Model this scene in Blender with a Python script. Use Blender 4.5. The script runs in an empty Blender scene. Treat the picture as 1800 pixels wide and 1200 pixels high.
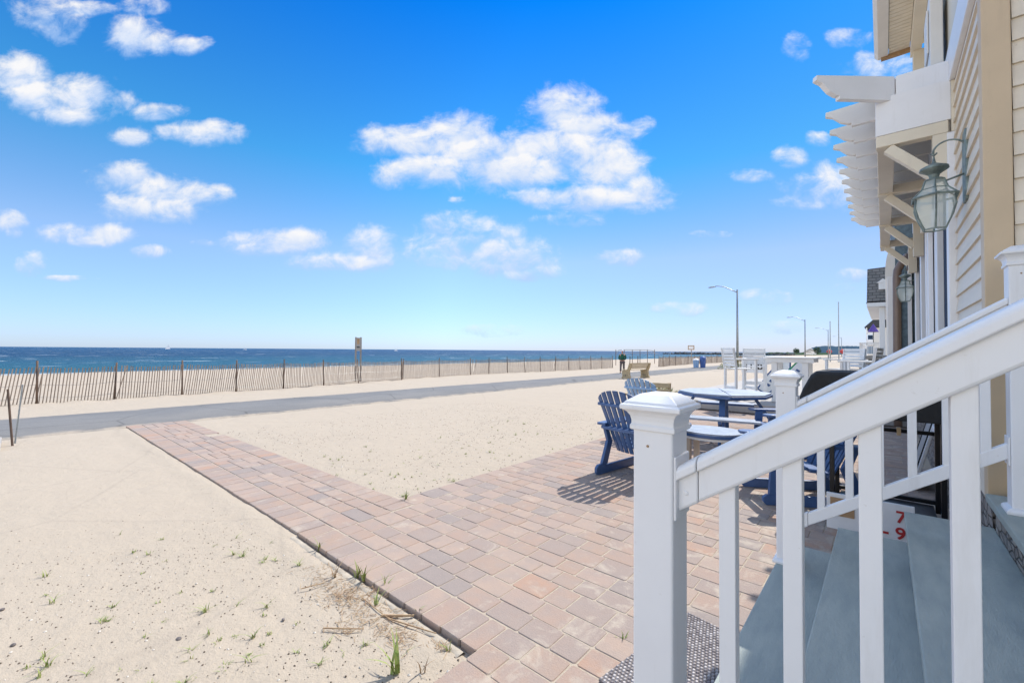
import bpy, bmesh, math, random
from mathutils import Vector, Matrix, noise
S = bpy.context.scene
COL = S.collection
PI = math.pi
rad = math.radians
# ------------------------------------------------------------------ camera
def set_camera():
    yaw, pit, rol = rad(40.9), rad(1.18), rad(0.42)
    f = Vector((-math.sin(yaw)*math.cos(pit), math.cos(yaw)*math.cos(pit), math.sin(pit)))
    r = Vector((math.cos(yaw), math.sin(yaw), 0)); u = r.cross(f)
    r2 = r*math.cos(rol)+u*math.sin(rol); u2 = -r*math.sin(rol)+u*math.cos(rol)
    cd = bpy.data.cameras.new('camera'); cd.lens = 15.1; cd.sensor_width = 36
    cd.clip_start = 0.05; cd.clip_end = 100000
    c = bpy.data.objects.new('camera', cd); COL.objects.link(c)
    m = Matrix((r2, u2, -f)).transposed().to_4x4(); m.translation = Vector((0, 0, 1.4))
    c.matrix_world = m; S.camera = c
set_camera()
# ------------------------------------------------------------------ light
SUN_EL, SUN_AZ = rad(50), rad(3.6)            # azimuth measured from +Y towards +X (behind the house front)
sl = bpy.data.lights.new('sun', 'SUN'); sl.energy = 2.0; sl.angle = rad(0.5); sl.color = (1.0, .95, .87)
so = bpy.data.objects.new('sun', sl); COL.objects.link(so)
sv = Vector((math.sin(SUN_AZ)*math.cos(SUN_EL), math.cos(SUN_AZ)*math.cos(SUN_EL), math.sin(SUN_EL)))
so.rotation_euler = sv.to_track_quat('Z', 'Y').to_euler(); so.location = sv*40
S.view_settings.view_transform = 'Standard'; S.view_settings.look = 'None'
S.view_settings.exposure = 1.6; S.view_settings.gamma = 1.0
S.cycles.max_bounces = 8; S.cycles.diffuse_bounces = 4; S.cycles.transmission_bounces = 6

def N(nt, typ, **kw):
    n = nt.nodes.new(typ)
    for k, v in kw.items():
        if k.startswith('i_'):
            key = k[2:]; n.inputs[int(key) if key.isdigit() else key].default_value = v
        else: setattr(n, k, v)
    return n
def L(nt, a, b): nt.links.new(a, b)
def mth(nt, op, a, b=None, c=None, clamp=False):
    n = nt.nodes.new('ShaderNodeMath'); n.operation = op; n.use_clamp = clamp
    for i, v in enumerate((a, b, c)):
        if v is None: continue
        if isinstance(v, (int, float)): n.inputs[i].default_value = v
        else: L(nt, v, n.inputs[i])
    return n.outputs[0]
def mixc(nt, f, a, b, blend='MIX'):
    n = nt.nodes.new('ShaderNodeMix'); n.data_type = 'RGBA'; n.blend_type = blend
    for i, v in ((0, f), (6, a), (7, b)):
        if isinstance(v, (int, float)): n.inputs[i].default_value = v
        elif isinstance(v, tuple): n.inputs[i].default_value = (*v[:3], 1)
        else: L(nt, v, n.inputs[i])
    return n.outputs[2]
def ramp(nt, fac, stops, interp='LINEAR'):
    n = nt.nodes.new('ShaderNodeValToRGB'); cr = n.color_ramp; cr.interpolation = interp
    while len(cr.elements) > 1: cr.elements.remove(cr.elements[-1])
    for i, (p, c) in enumerate(stops):
        e = cr.elements[0] if i == 0 else cr.elements.new(p)
        e.position = p; e.color = (*c, 1) if isinstance(c, tuple) else (c, c, c, 1)
    L(nt, fac, n.inputs[0]); return n.outputs[0]

def make_world():
    w = bpy.data.worlds.new('World'); S.world = w; w.use_nodes = True
    nt = w.node_tree; nt.nodes.clear()
    out = N(nt, 'ShaderNodeOutputWorld'); bg = N(nt, 'ShaderNodeBackground'); L(nt, bg.outputs[0], out.inputs[0])
    bg.inputs[1].default_value = 0.15
    sky = N(nt, 'ShaderNodeTexSky'); sky.sky_type = 'NISHITA'; sky.sun_disc = False
    sky.sun_elevation = SUN_EL; sky.sun_rotation = SUN_AZ; sky.air_density = 1.0; sky.dust_density = 0.2; sky.ozone_density = 3.0
    # richer blue higher up, pale near the horizon, as in the photograph's clear sea air
    tc = N(nt, 'ShaderNodeTexCoord')
    sep = N(nt, 'ShaderNodeSeparateXYZ'); L(nt, tc.outputs['Generated'], sep.inputs[0])
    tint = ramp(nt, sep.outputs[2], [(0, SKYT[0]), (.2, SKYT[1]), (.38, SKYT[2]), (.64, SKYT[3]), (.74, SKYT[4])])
    # sky out of frame, overhead and behind the camera, brightened as added fill light
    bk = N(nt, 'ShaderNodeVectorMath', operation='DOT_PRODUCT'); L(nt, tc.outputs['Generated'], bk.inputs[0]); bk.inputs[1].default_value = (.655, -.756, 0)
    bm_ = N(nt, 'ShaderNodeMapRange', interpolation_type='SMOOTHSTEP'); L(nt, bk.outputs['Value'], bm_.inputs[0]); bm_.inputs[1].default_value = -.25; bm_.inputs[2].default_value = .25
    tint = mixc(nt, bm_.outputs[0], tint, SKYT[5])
    near = mth(nt, 'ADD', mth(nt, 'MULTIPLY', sep.outputs[1], 1.0), mth(nt, 'MULTIPLY', sep.outputs[0], .12))
    dim = ramp(nt, near, [(.55, (1, 1, 1)), (1, (.72, .66, .66))])
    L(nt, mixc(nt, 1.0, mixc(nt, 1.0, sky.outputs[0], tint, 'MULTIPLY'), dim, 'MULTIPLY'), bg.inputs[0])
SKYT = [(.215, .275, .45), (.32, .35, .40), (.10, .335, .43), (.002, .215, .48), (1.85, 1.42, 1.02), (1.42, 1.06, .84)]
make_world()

def make_clouds():
    import numpy as np
    B = [(995,185,58,40,1),(1020,215,66,30,1),(1090,228,42,16,.7),(800,230,62,30,1),(700,236,66,22,.8),(735,248,95,28,1),(850,262,100,36,1),
      (1000,262,110,46,1),(1065,290,65,46,1),(900,292,150,36,1),(760,292,90,26,1),(690,300,36,24,.9),(1050,346,112,24,1),(1130,335,40,30,1),(960,344,70,14,.8),
      (1130,218,20,14,.55),(790,395,46,24,.6),(830,420,82,34,.6),(890,450,70,34,.7),(770,440,60,28,.5),(925,477,46,16,.65),
      (650,428,40,28,.7),(590,460,74,15,.8),(670,450,20,26,.6),(490,425,72,22,.9),(520,418,42,18,1),(450,437,38,13,.8),
      (1090,452,42,13,.7),(800,350,12,5,.6),(1000,385,60,10,.35),(60,12,52,28,.6),(90,35,42,28,.6),(130,5,60,12,.6),(240,0,40,16,.6),(215,50,42,32,1),(265,66,40,18,.9),
      (310,72,36,15,.9),(350,65,15,9,.6),(15,125,52,36,1),(35,160,52,28,1),(85,172,50,26,.9),(135,165,60,36,1),(110,190,62,22,.9),(190,175,32,20,.6),
      (265,192,42,14,.7),(345,230,72,19,.9),(370,218,25,14,.9),(290,226,26,12,.8),(222,238,30,15,.7),(210,308,50,24,1),(270,330,62,24,1),
      (330,340,50,20,.9),(380,338,19,13,.7),(225,360,50,24,1),(300,366,48,22,.9),(15,388,27,18,.9),(20,408,15,9,.6),(108,410,42,16,.8),(188,413,42,17,.9),
      (150,422,52,10,.8),(255,440,30,10,.6),(52,466,24,19,.6),(110,488,42,5,.55),(350,427,18,7,.5),(1405,72,22,20,.5),(1500,58,36,15,.45),
      (1560,110,60,24,.5),(1440,240,20,12,.6),(1390,275,26,17,.6),(1430,330,52,25,.6),(1470,325,42,34,.7),(1420,352,46,12,.6),(1320,305,36,10,.45),
      (1500,484,26,11,.45),(1480,507,22,8,.45),(1195,542,42,11,.45),(1350,522,36,13,.3),(1375,575,32,10,.4),(870,580,44,10,.35),(1250,410,30,6,.25)]

    a = rad(40.9); F = Vector((-math.sin(a), math.cos(a), 0)); Rr = Vector((math.cos(a), math.sin(a), 0))
    us = np.linspace(-1.75, 1.6, 380); vs = np.linspace(-.01, 1.0, 150)
    U, V = np.meshgrid(us, vs)
    fld = np.full(U.shape, -3.0); hgt = np.zeros(U.shape)
    for (px, py, rx, ry, s) in B:
        hz = 615.3+.0073*(px-900)
        dx = (U-(px-900)/755)*755/rx; dy = (V-(hz-py)/755)*755/ry
        o = np.minimum(1.5-np.sqrt(dx*dx+dy*dy), s)
        m = o > fld
        hgt = np.where(m, np.clip(dy, -1.5, 1.5), hgt); fld = np.maximum(fld, o)
    vts = []
    for j in range(len(vs)):
        for i in range(len(us)):
            d = (F+Rr*us[i]+Vector((0, 0, vs[j]))).normalized()*40000
            vts.append(d)
    W = len(us)
    fcs = [(j*W+i, j*W+i+1, (j+1)*W+i+1, (j+1)*W+i) for j in range(len(vs)-1) for i in range(W-1)]
    me = bpy.data.meshes.new('clouds'); me.from_pydata(vts, [], fcs)
    at = me.attributes.new('field', 'FLOAT', 'POINT'); at.data.foreach_set('value', fld.ravel().astype('f'))
    at = me.attributes.new('rise', 'FLOAT', 'POINT'); at.data.foreach_set('value', hgt.ravel().astype('f'))
    at = me.attributes.new('sheet', 'FLOAT_VECTOR', 'POINT')
    at.data.foreach_set('vector', np.stack([U, V, 0*U], -1).ravel().astype('f'))
    mt = bpy.data.materials.new('cloud'); mt.use_nodes = True; nt = mt.node_tree; nt.nodes.clear()
    out = N(nt, 'ShaderNodeOutputMaterial')
    fa = N(nt, 'ShaderNodeAttribute', attribute_name='field').outputs['Fac']
    ra = N(nt, 'ShaderNodeAttribute', attribute_name='rise').outputs['Fac']
    uv = N(nt, 'ShaderNodeAttribute', attribute_name='sheet').outputs['Vector']
    def noi(sc, det, rough, off=(0, 0, 0)):
        m = N(nt, 'ShaderNodeMapping'); L(nt, uv, m.inputs[0]); m.inputs['Scale'].default_value = (sc, sc*1.3, 1); m.inputs['Location'].default_value = off
        n = N(nt, 'ShaderNodeTexNoise'); L(nt, m.outputs[0], n.inputs['Vector']); n.inputs['Scale'].default_value = 1; n.inputs['Detail'].default_value = det; n.inputs['Roughness'].default_value = rough
        n.inputs['Distortion'].default_value = .4
        return n.outputs['Fac']
    big = noi(13, 12, .62); fine = noi(9, 5, .5, (5, 2, 0)); wisp = noi(60, 6, .6, (1, 7, 0))
    dens = mth(nt, 'ADD', fa, mth(nt, 'ADD', mth(nt, 'MULTIPLY', mth(nt, 'SUBTRACT', big, .5), 2.0), mth(nt, 'MULTIPLY', mth(nt, 'SUBTRACT', wisp, .5), .35)))
    mr = N(nt, 'ShaderNodeMapRange', interpolation_type='SMOOTHSTEP'); L(nt, dens, mr.inputs[0]); mr.inputs[1].default_value = .10; mr.inputs[2].default_value = 1.15
    lit = mth(nt, 'ADD', mth(nt, 'MULTIPLY', ra, .55), mth(nt, 'ADD', mth(nt, 'MULTIPLY', mth(nt, 'SUBTRACT', fine, .5), 1.6), mth(nt, 'MULTIPLY', mth(nt, 'SUBTRACT', big, .5), 1.3)))
    lit = mth(nt, 'ADD', lit, mth(nt, 'MULTIPLY', mth(nt, 'SUBTRACT', dens, .9), .25))
    lit = mth(nt, 'ADD', lit, .54, clamp=True)
    em = N(nt, 'ShaderNodeEmission'); em.inputs[1].default_value = CLOUD_E
    L(nt, mixc(nt, lit, (.50, .68, 1.0), (.98, .98, 1.0)), em.inputs[0])  # sunlit white tops and shaded blue bases painted into the cloud glow
    tr = N(nt, 'ShaderNodeBsdfTransparent'); mx = N(nt, 'ShaderNodeMixShader')
    L(nt, mr.outputs[0], mx.inputs[0]); L(nt, tr.outputs[0], mx.inputs[1]); L(nt, em.outputs[0], mx.inputs[2]); L(nt, mx.outputs[0], out.inputs[0])
    me.materials.append(mt); o = bpy.data.objects.new('clouds', me); COL.objects.link(o); o['kind'] = 'structure'
    for p in me.polygons: p.use_smooth = True
CLOUD_E = .32
make_clouds()

# ------------------------------------------------------------------ materials
def pbsdf(name):
    m = bpy.data.materials.new(name); m.use_nodes = True
    return m, m.node_tree, m.node_tree.nodes['Principled BSDF']
def tex(nt, sc, det=4, rough=.55, coord='Object', dist=0, scale3=None):
    t = N(nt, 'ShaderNodeTexCoord'); n = N(nt, 'ShaderNodeTexNoise'); src = t.outputs[coord]
    if scale3:
        mp = N(nt, 'ShaderNodeMapping'); L(nt, src, mp.inputs[0]); mp.inputs['Scale'].default_value = scale3; src = mp.outputs[0]
    L(nt, src, n.inputs['Vector']); n.inputs['Scale'].default_value = sc; n.inputs['Detail'].default_value = det
    n.inputs['Roughness'].default_value = rough; n.inputs['Distortion'].default_value = dist
    return n.outputs['Fac']
def bump(nt, b, h, strength=.3, dist=.01):
    n = N(nt, 'ShaderNodeBump'); n.inputs['Strength'].default_value = strength; n.inputs['Distance'].default_value = dist
    L(nt, h, n.inputs['Height']); L(nt, n.outputs[0], b.inputs['Normal']); return n
def mat(name, c, rough=.5, var=.12, sc=4, c2=None, bp=0, bsc=60, bd=.004, metal=0, spec=.5, scale3=None, thr=(.35, .65)):
    m, nt, b = pbsdf(name)
    c2 = c2 or tuple(max(0, x*(1-var*2)) for x in c)
    f = tex(nt, sc, 6, .6, scale3=scale3)
    L(nt, ramp(nt, f, [(thr[0], c2), (thr[1], c)]), b.inputs['Base Color'])
    b.inputs['Roughness'].default_value = rough; b.inputs['Metallic'].default_value = metal; b.inputs['Specular IOR Level'].default_value = spec
    if bp: bump(nt, b, tex(nt, bsc, 5, .6, scale3=scale3), bp, bd)
    return m
M = {}
M['vinyl'] = mat('white_vinyl', (.78, .78, .79), .38, .03, 3, bp=.05, bsc=25)
def streaks(m, k=.25, col=(.42, .38, .32)):
    nt = m.node_tree; b = nt.nodes['Principled BSDF']; src = b.inputs['Base Color'].links[0].from_socket
    f = ramp(nt, tex(nt, 5, 7, .7, scale3=(3, 3, .35)), [(.56, 0.0), (.80, 1.0)]); g = ramp(nt, tex(nt, 60, 4, .7), [(.66, 0.0), (.74, 1.0)])
    L(nt, mixc(nt, mth(nt, 'MAXIMUM', mth(nt, 'MULTIPLY', f, k), mth(nt, 'MULTIPLY', g, k*1.2)), src, col), b.inputs['Base Color'])
streaks(M['vinyl'])
M['vinyl_dull'] = mat('painted_trim', (.74, .71, .66), .5, .04, 3, bp=.08, bsc=40)
M['cream'] = mat('cream_pvc', (.72, .65, .52), .5, .04, 3, bp=.08, bsc=30)
M['siding'] = mat('cream_vinyl_siding', (.76, .67, .54), .5, .05, 3, bp=.15, bsc=30, scale3=(1, .15, 3))
M['trim_tan'] = mat('tan_trim', (.60, .46, .30), .5, .04, 3, bp=.06, bsc=30)
streaks(M['siding'], .3, (.40, .33, .24)); streaks(M['trim_tan'], .25, (.36, .27, .18)); streaks(M['cream'], .25)
M['brown'] = mat('brown_wood_trim', (.40, .25, .13), .6, .12, 6, bp=.2, bsc=40)
M['glass_dark'] = mat('dark_window_glass', (.035, .06, .11), .25, .1, 2, spec=.02); M['glass_dark'].node_tree.nodes['Principled BSDF'].inputs['IOR'].default_value = 1.08
M['tread'] = mat('grey_composite_tread', (.38, .41, .37), .75, .10, 16, c2=(.25, .29, .28), bp=.8, bsc=160, bd=.004, scale3=(1, .25, 1), thr=(.25, .75))
M['navy'] = mat('navy_poly_lumber', (.055, .115, .27), .42, .12, 8, bp=.12, bsc=60)
M['lightblue'] = mat('pale_blue_poly_lumber', (.22, .36, .56), .42, .08, 8, bp=.12, bsc=60)
M['bluetop'] = mat('weathered_blue_tabletop', (.33, .38, .46), .45, .12, 9, bp=.2, bsc=70)
M['whitepoly'] = mat('white_poly_lumber', (.74, .75, .76), .42, .05, 5, bp=.1, bsc=50)
M['taupe'] = mat('taupe_leg', (.50, .43, .36), .6, .08, 8)
M['black'] = mat('black_cover_fabric', (.012, .013, .015), .75, .2, 10, bp=.4, bsc=30, bd=.01)
M['blacksteel'] = mat('black_steel', (.015, .015, .017), .35, .1, 10, metal=.3)
M['verdigris'] = mat('weathered_pewter', (.26, .32, .29), .55, .25, 14, c2=(.12, .15, .145), metal=.3, bp=.2, bsc=60)
M['galv'] = mat('galvanised_steel', (.30, .32, .33), .45, .1, 6, metal=.6)
M['post_wood'] = mat('weathered_post_wood', (.16, .10, .065), .85, .25, 9, c2=(.05, .035, .03), bp=.6, bsc=50, scale3=(1, 1, .2))
M['picket'] = mat('weathered_picket', (.36, .28, .21), .85, .2, 7, c2=(.20, .15, .115), bp=.4, bsc=60, scale3=(1, 1, .2))
M['greywood'] = mat('grey_weathered_wood', (.30, .27, .24), .85, .2, 7, bp=.5, bsc=50, scale3=(1, 1, .2))
M['concrete'] = mat('tan_concrete', (.46, .36, .22), .85, .12, 8, bp=.4, bsc=90)
M['kerbc'] = mat('rough_concrete', (.42, .37, .30), .9, .12, 14, bp=.6, bsc=40, bd=.01)
M['slab'] = mat('grey_slab', (.38, .36, .34), .85, .1, 4, bp=.3, bsc=60)
M['brownpipe'] = mat('brown_downspout', (.20, .14, .11), .4, .06, 5)
M['bluewall'] = mat('blue_grey_shingle', (.13, .19, .23), .8, .2, 12, bp=.5, bsc=60)
M['greenmetal'] = mat('dark_paint', (.05, .06, .07), .5, .1, 5)
M['blueplastic'] = mat('blue_plastic', (.03, .09, .30), .4, .08, 5)
M['green'] = mat('green_fabric', (.015, .11, .065), .9, .25, 20, bp=.6, bsc=30, bd=.01)
M['trouser'] = mat('grey_trousers', (.15, .12, .12), .9, .2, 20, bp=.5, bsc=30, bd=.01)
M['skin'] = mat('skin', (.48, .26, .19), .55, .08, 12)
M['white'] = mat('white_fabric', (.75, .74, .74), .8, .05, 8)
M['red'] = mat('red_paint', (.45, .03, .03), .5, .1, 6)
M['blade'] = mat('green_blade', (.17, .27, .05), .6, .3, 60, c2=(.30, .29, .10))
M['straw'] = mat('dry_straw', (.42, .30, .17), .8, .3, 30, c2=(.28, .17, .10))
M['stone'] = None
def stone_mat():
    m, nt, b = pbsdf('stacked_stone')
    t = N(nt, 'ShaderNodeTexCoord'); mp = N(nt, 'ShaderNodeMapping'); L(nt, t.outputs['Object'], mp.inputs[0]); mp.inputs['Scale'].default_value = (6, 6, 15)
    v = N(nt, 'ShaderNodeTexVoronoi'); L(nt, mp.outputs[0], v.inputs['Vector']); v.inputs['Scale'].default_value = 1.4
    e = N(nt, 'ShaderNodeTexVoronoi', feature='DISTANCE_TO_EDGE'); L(nt, mp.outputs[0], e.inputs['Vector']); e.inputs['Scale'].default_value = 1.4
    col = ramp(nt, v.outputs['Color'], [(0, (.16, .14, .13)), (.5, (.34, .29, .25)), (1, (.42, .39, .35))])
    k = ramp(nt, e.outputs['Distance'], [(0, 0.0), (.09, 1.0)])
    L(nt, mixc(nt, k, (.10, .085, .075), mixc(nt, mth(nt, 'MULTIPLY', tex(nt, 40, 6), .5), col, (.20, .17, .15))), b.inputs['Base Color'])
    b.inputs['Roughness'].default_value = .9; bump(nt, b, mth(nt, 'ADD', k, tex(nt, 60)), .9, .02); return m
M['stone'] = stone_mat()
def shingle_mat(name, ca, cb, sc):
    m, nt, b = pbsdf(name)
    t = N(nt, 'ShaderNodeTexCoord'); br = N(nt, 'ShaderNodeTexBrick'); L(nt, t.outputs['UV'], br.inputs['Vector'])
    br.inputs['Color1'].default_value = (*ca, 1); br.inputs['Color2'].default_value = (*cb, 1); br.inputs['Mortar'].default_value = (ca[0]*.3, ca[1]*.3, ca[2]*.3, 1)
    br.inputs['Scale'].default_value = sc; br.inputs['Mortar Size'].default_value = .02; br.inputs['Brick Width'].default_value = .5; br.inputs['Row Height'].default_value = .25
    L(nt, br.outputs['Color'], b.inputs['Base Color']); b.inputs['Roughness'].default_value = .85; bump(nt, b, br.outputs['Fac'], -.8, .02); return m
M['roof'] = shingle_mat('grey_roof_shingle', (.16, .17, .18), (.23, .23, .24), 1.0)
M['shake'] = shingle_mat('blue_grey_shake', (.11, .17, .21), (.15, .21, .25), 1.0)
def glass_mat():
    m, nt, b = pbsdf('lantern_glass'); b.inputs['Base Color'].default_value = (.82, .90, .86, 1)
    b.inputs['Roughness'].default_value = .06; b.inputs['IOR'].default_value = 1.2; b.inputs['Transmission Weight'].default_value = .0; b.inputs['Alpha'].default_value = .34
    return m
M['glass'] = glass_mat()
def sand_mat():
    m, nt, b = pbsdf('beach_sand')
    big = tex(nt, .35, 5, .6); mid = tex(nt, 3.0, 6, .65); gr = tex(nt, 90, 3, .7); sp = tex(nt, 34, 5, .8)
    c = ramp(nt, mid, [(.3, (.345, .295, .235)), (.7, (.41, .355, .28))])
    c = mixc(nt, mth(nt, 'MULTIPLY', gr, .5), c, (.30, .25, .19))
    # dark grit thrown over the sand in patches
    patch = ramp(nt, tex(nt, 1.1, 3, .5), [(.42, 0.0), (.62, 1.0)])
    dots = ramp(nt, sp, [(.31, 1.0), (.38, 0.0)])
    c = mixc(nt, mth(nt, 'MULTIPLY', mth(nt, 'MULTIPLY', dots, patch), .8), c, (.16, .12, .09))
    c = mixc(nt, mth(nt, 'MULTIPLY', ramp(nt, big, [(.4, 0.0), (.7, 1.0)]), .3), c, (.55, .47, .37))
    # the beach beyond the fence is a warmer tan, wet and dark at the water's edge
    t = N(nt, 'ShaderNodeTexCoord'); s = N(nt, 'ShaderNodeSeparateXYZ'); L(nt, t.outputs['Object'], s.inputs[0])
    far = N(nt, 'ShaderNodeMapRange'); L(nt, s.outputs[0], far.inputs[0]); far.inputs[1].default_value = -19; far.inputs[2].default_value = -26
    c = mixc(nt, mth(nt, 'MULTIPLY', far.outputs[0], .75), c, (.40, .295, .20))
    wet = N(nt, 'ShaderNodeMapRange'); L(nt, s.outputs[2], wet.inputs[0]); wet.inputs[1].default_value = -2.75; wet.inputs[2].default_value = -2.95
    c = mixc(nt, wet.outputs[0], c, (.20, .15, .11))
    t = N(nt, 'ShaderNodeTexCoord'); sp = N(nt, 'ShaderNodeSeparateXYZ'); L(nt, t.outputs['Object'], sp.inputs[0])
    ed = mth(nt, 'ABSOLUTE', mth(nt, 'ADD', sp.outputs[0], 12.7)); drift = ramp(nt, mth(nt, 'ADD', mth(nt, 'MULTIPLY', ed, .42), mth(nt, 'MULTIPLY', tex(nt, 1.6, 7, .7), .5)), [(.80, 0.0), (.93, 1.0)])
    v = N(nt, 'ShaderNodeTexVoronoi', feature='DISTANCE_TO_EDGE'); L(nt, t.outputs['Object'], v.inputs['Vector']); v.inputs['Scale'].default_value = .45
    c = mixc(nt, mth(nt, 'MULTIPLY', ramp(nt, v.outputs['Distance'], [(0, 1.0), (.012, 0.0)]), .6), c, (.07, .07, .07)); c = mixc(nt, mth(nt, 'MULTIPLY', drift, .85), c, (.40, .34, .27))
    L(nt, c, b.inputs['Base Color']); b.inputs['Roughness'].default_value = .95; b.inputs['Specular IOR Level'].default_value = .15
    h = mth(nt, 'ADD', mth(nt, 'MULTIPLY', gr, .25), mth(nt, 'ADD', mth(nt, 'MULTIPLY', tex(nt, 6, 7, .7), 2.2), mth(nt, 'MULTIPLY', dots, .3)))
    bump(nt, b, h, .45, .03); return m
M['sand'] = sand_mat()
def paver_mat():
    m, nt, b = pbsdf('clay_pavers')
    a = N(nt, 'ShaderNodeAttribute', attribute_name='tone').outputs['Fac']
    base = ramp(nt, a, [(0, (.34, .25, .205)), (.2, (.29, .235, .21)), (.4, (.34, .25, .20)), (.55, (.25, .22, .21)), (.64, (.37, .285, .235)), (.9, (.38, .245, .18)), (.95, (.35, .27, .23))], 'CONSTANT')
    blot = ramp(nt, tex(nt, 7, 4, .6), [(.4, 0.0), (.62, 1.0)])
    c = mixc(nt, mth(nt, 'MULTIPLY', blot, .55), base, (.28, .245, .23))
    c = mixc(nt, mth(nt, 'MULTIPLY', ramp(nt, tex(nt, 140, 3, .7), [(.35, 0.0), (.65, 1.0)]), .35), c, (.42, .34, .29))
    c = mixc(nt, mth(nt, 'MULTIPLY', ramp(nt, tex(nt, 4, 5, .65), [(.3, 1.0), (.5, 0.0)]), .25), c, (.36, .30, .26))
    c = mixc(nt, 1.0, c, (.95, .93, .91), 'MULTIPLY')
    # wind-blown sand lying on the bricks
    t = N(nt, 'ShaderNodeTexCoord'); s = N(nt, 'ShaderNodeSeparateXYZ'); L(nt, t.outputs['Object'], s.inputs[0])
    near = N(nt, 'ShaderNodeMapRange'); L(nt, s.outputs[0], near.inputs[0]); near.inputs[1].default_value = -1.9; near.inputs[2].default_value = -.9
    dust = mth(nt, 'ADD', tex(nt, 5, 8, .7, dist=.5), mth(nt, 'MULTIPLY', near.outputs[0], .07))
    dm = ramp(nt, dust, [(.575, 0.0), (.70, 1.0)])
    c = mixc(nt, mth(nt, 'MULTIPLY', dm, .7), c, (.44, .38, .31))
    L(nt, c, b.inputs['Base Color']); b.inputs['Roughness'].default_value = .9; b.inputs['Specular IOR Level'].default_value = .2
    bump(nt, b, mth(nt, 'ADD', tex(nt, 90, 5, .7), mth(nt, 'MULTIPLY', tex(nt, 18, 4), .7)), .5, .006); return m
M['paver'] = paver_mat()
def asphalt_mat():
    m, nt, b = pbsdf('worn_asphalt')
    c = ramp(nt, tex(nt, 70, 4, .7), [(.3, (.12, .12, .12)), (.7, (.20, .20, .20))])
    c = mixc(nt, mth(nt, 'MULTIPLY', ramp(nt, tex(nt, .7, 5, .6), [(.4, 0.0), (.7, 1.0)]), .4), c, (.24, .23, .215))
    t = N(nt, 'ShaderNodeTexCoord'); sp = N(nt, 'ShaderNodeSeparateXYZ'); L(nt, t.outputs['Object'], sp.inputs[0])
    ed = mth(nt, 'ABSOLUTE', mth(nt, 'ADD', sp.outputs[0], 12.7)); drift = ramp(nt, mth(nt, 'ADD', mth(nt, 'MULTIPLY', ed, .42), mth(nt, 'MULTIPLY', tex(nt, 1.6, 7, .7), .5)), [(.80, 0.0), (.93, 1.0)])
    v = N(nt, 'ShaderNodeTexVoronoi', feature='DISTANCE_TO_EDGE'); L(nt, t.outputs['Object'], v.inputs['Vector']); v.inputs['Scale'].default_value = .45
    c = mixc(nt, mth(nt, 'MULTIPLY', ramp(nt, v.outputs['Distance'], [(0, 1.0), (.012, 0.0)]), .6), c, (.07, .07, .07)); c = mixc(nt, mth(nt, 'MULTIPLY', drift, .85), c, (.40, .34, .27))
    L(nt, c, b.inputs['Base Color']); b.inputs['Roughness'].default_value = .95; b.inputs['Specular IOR Level'].default_value = .2; bump(nt, b, tex(nt, 90, 4), .4, .006); return m
M['asphalt'] = asphalt_mat()
def water_mat():
    m, nt, b = pbsdf('choppy_sea')
    t = N(nt, 'ShaderNodeTexCoord'); s = N(nt, 'ShaderNodeSeparateXYZ'); L(nt, t.outputs['Object'], s.inputs[0])
    deep = N(nt, 'ShaderNodeMapRange'); L(nt, s.outputs[0], deep.inputs[0]); deep.inputs[1].default_value = -100; deep.inputs[2].default_value = -330
    w1 = tex(nt, .16, 6, .65, scale3=(1.6, .8, 1)); w2 = tex(nt, .9, 5, .65, scale3=(1.5, .7, 1)); w3 = tex(nt, .02, 4, .6, scale3=(2, .6, 1))
    c = mixc(nt, deep.outputs[0], (.02, .13, .17), (.006, .036, .095))
    c = mixc(nt, ramp(nt, mth(nt, 'ADD', mth(nt, 'MULTIPLY', w1, .6), mth(nt, 'MULTIPLY', w3, .4)), [(.35, 0.0), (.65, .75)]), c, (.025, .10, .20))
    foam = tex(nt, .11, 7, .62, scale3=(1.3, .55, 1)); fm = ramp(nt, foam, [(.635, 0.0), (.67, 1.0)])
    # breaking line along the shore
    shore = N(nt, 'ShaderNodeMapRange', interpolation_type='SMOOTHSTEP'); L(nt, s.outputs[0], shore.inputs[0]); shore.inputs[1].default_value = -112; shore.inputs[2].default_value = -103
    sh = mth(nt, 'MULTIPLY', shore.outputs[0], ramp(nt, tex(nt, .07, 4, .6, scale3=(2, 1, 1)), [(.45, 0.0), (.6, 1.0)]))
    fm = mth(nt, 'MAXIMUM', fm, mth(nt, 'MULTIPLY', sh, ramp(nt, tex(nt, .8, 4), [(.35, 0.0), (.55, 1.0)])))
    L(nt, mixc(nt, fm, c, (.75, .80, .82)), b.inputs['Base Color'])
    b.inputs['Roughness'].default_value = .42; b.inputs['IOR'].default_value = 1.2; b.inputs['Specular IOR Level'].default_value = .3
    bump(nt, b, mth(nt, 'ADD', mth(nt, 'MULTIPLY', w1, 2.5), w2), 1.0, 1.2); return m
M['water'] = water_mat()
def mat_weave():
    m, nt, b = pbsdf('woven_mat')
    a = N(nt, 'ShaderNodeAttribute', attribute_name='tone').outputs['Fac']
    c = ramp(nt, a, [(0, (.10, .09, .09)), (.35, (.26, .23, .23)), (.6, (.42, .38, .36)), (1, (.58, .54, .52))])
    L(nt, mixc(nt, mth(nt, 'MULTIPLY', tex(nt, 300, 3), .5), c, (.2, .18, .18)), b.inputs['Base Color']); b.inputs['Roughness'].default_value = .95; return m
M['weave'] = mat_weave()
def foliage_mat(name, a, c):
    m, nt, b = pbsdf(name)
    L(nt, ramp(nt, tex(nt, .08, 5, .7), [(.35, a), (.65, c)]), b.inputs['Base Color']); b.inputs['Roughness'].default_value = 1; b.inputs['Specular IOR Level'].default_value = 0; return m
M['shrub'] = mat('beach_shrub_leaf', (.15, .20, .08), .8, .3, 6, c2=(.26, .25, .12))
M['hill'] = foliage_mat('far_woodland', (.03, .055, .035), (.07, .10, .06))
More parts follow.
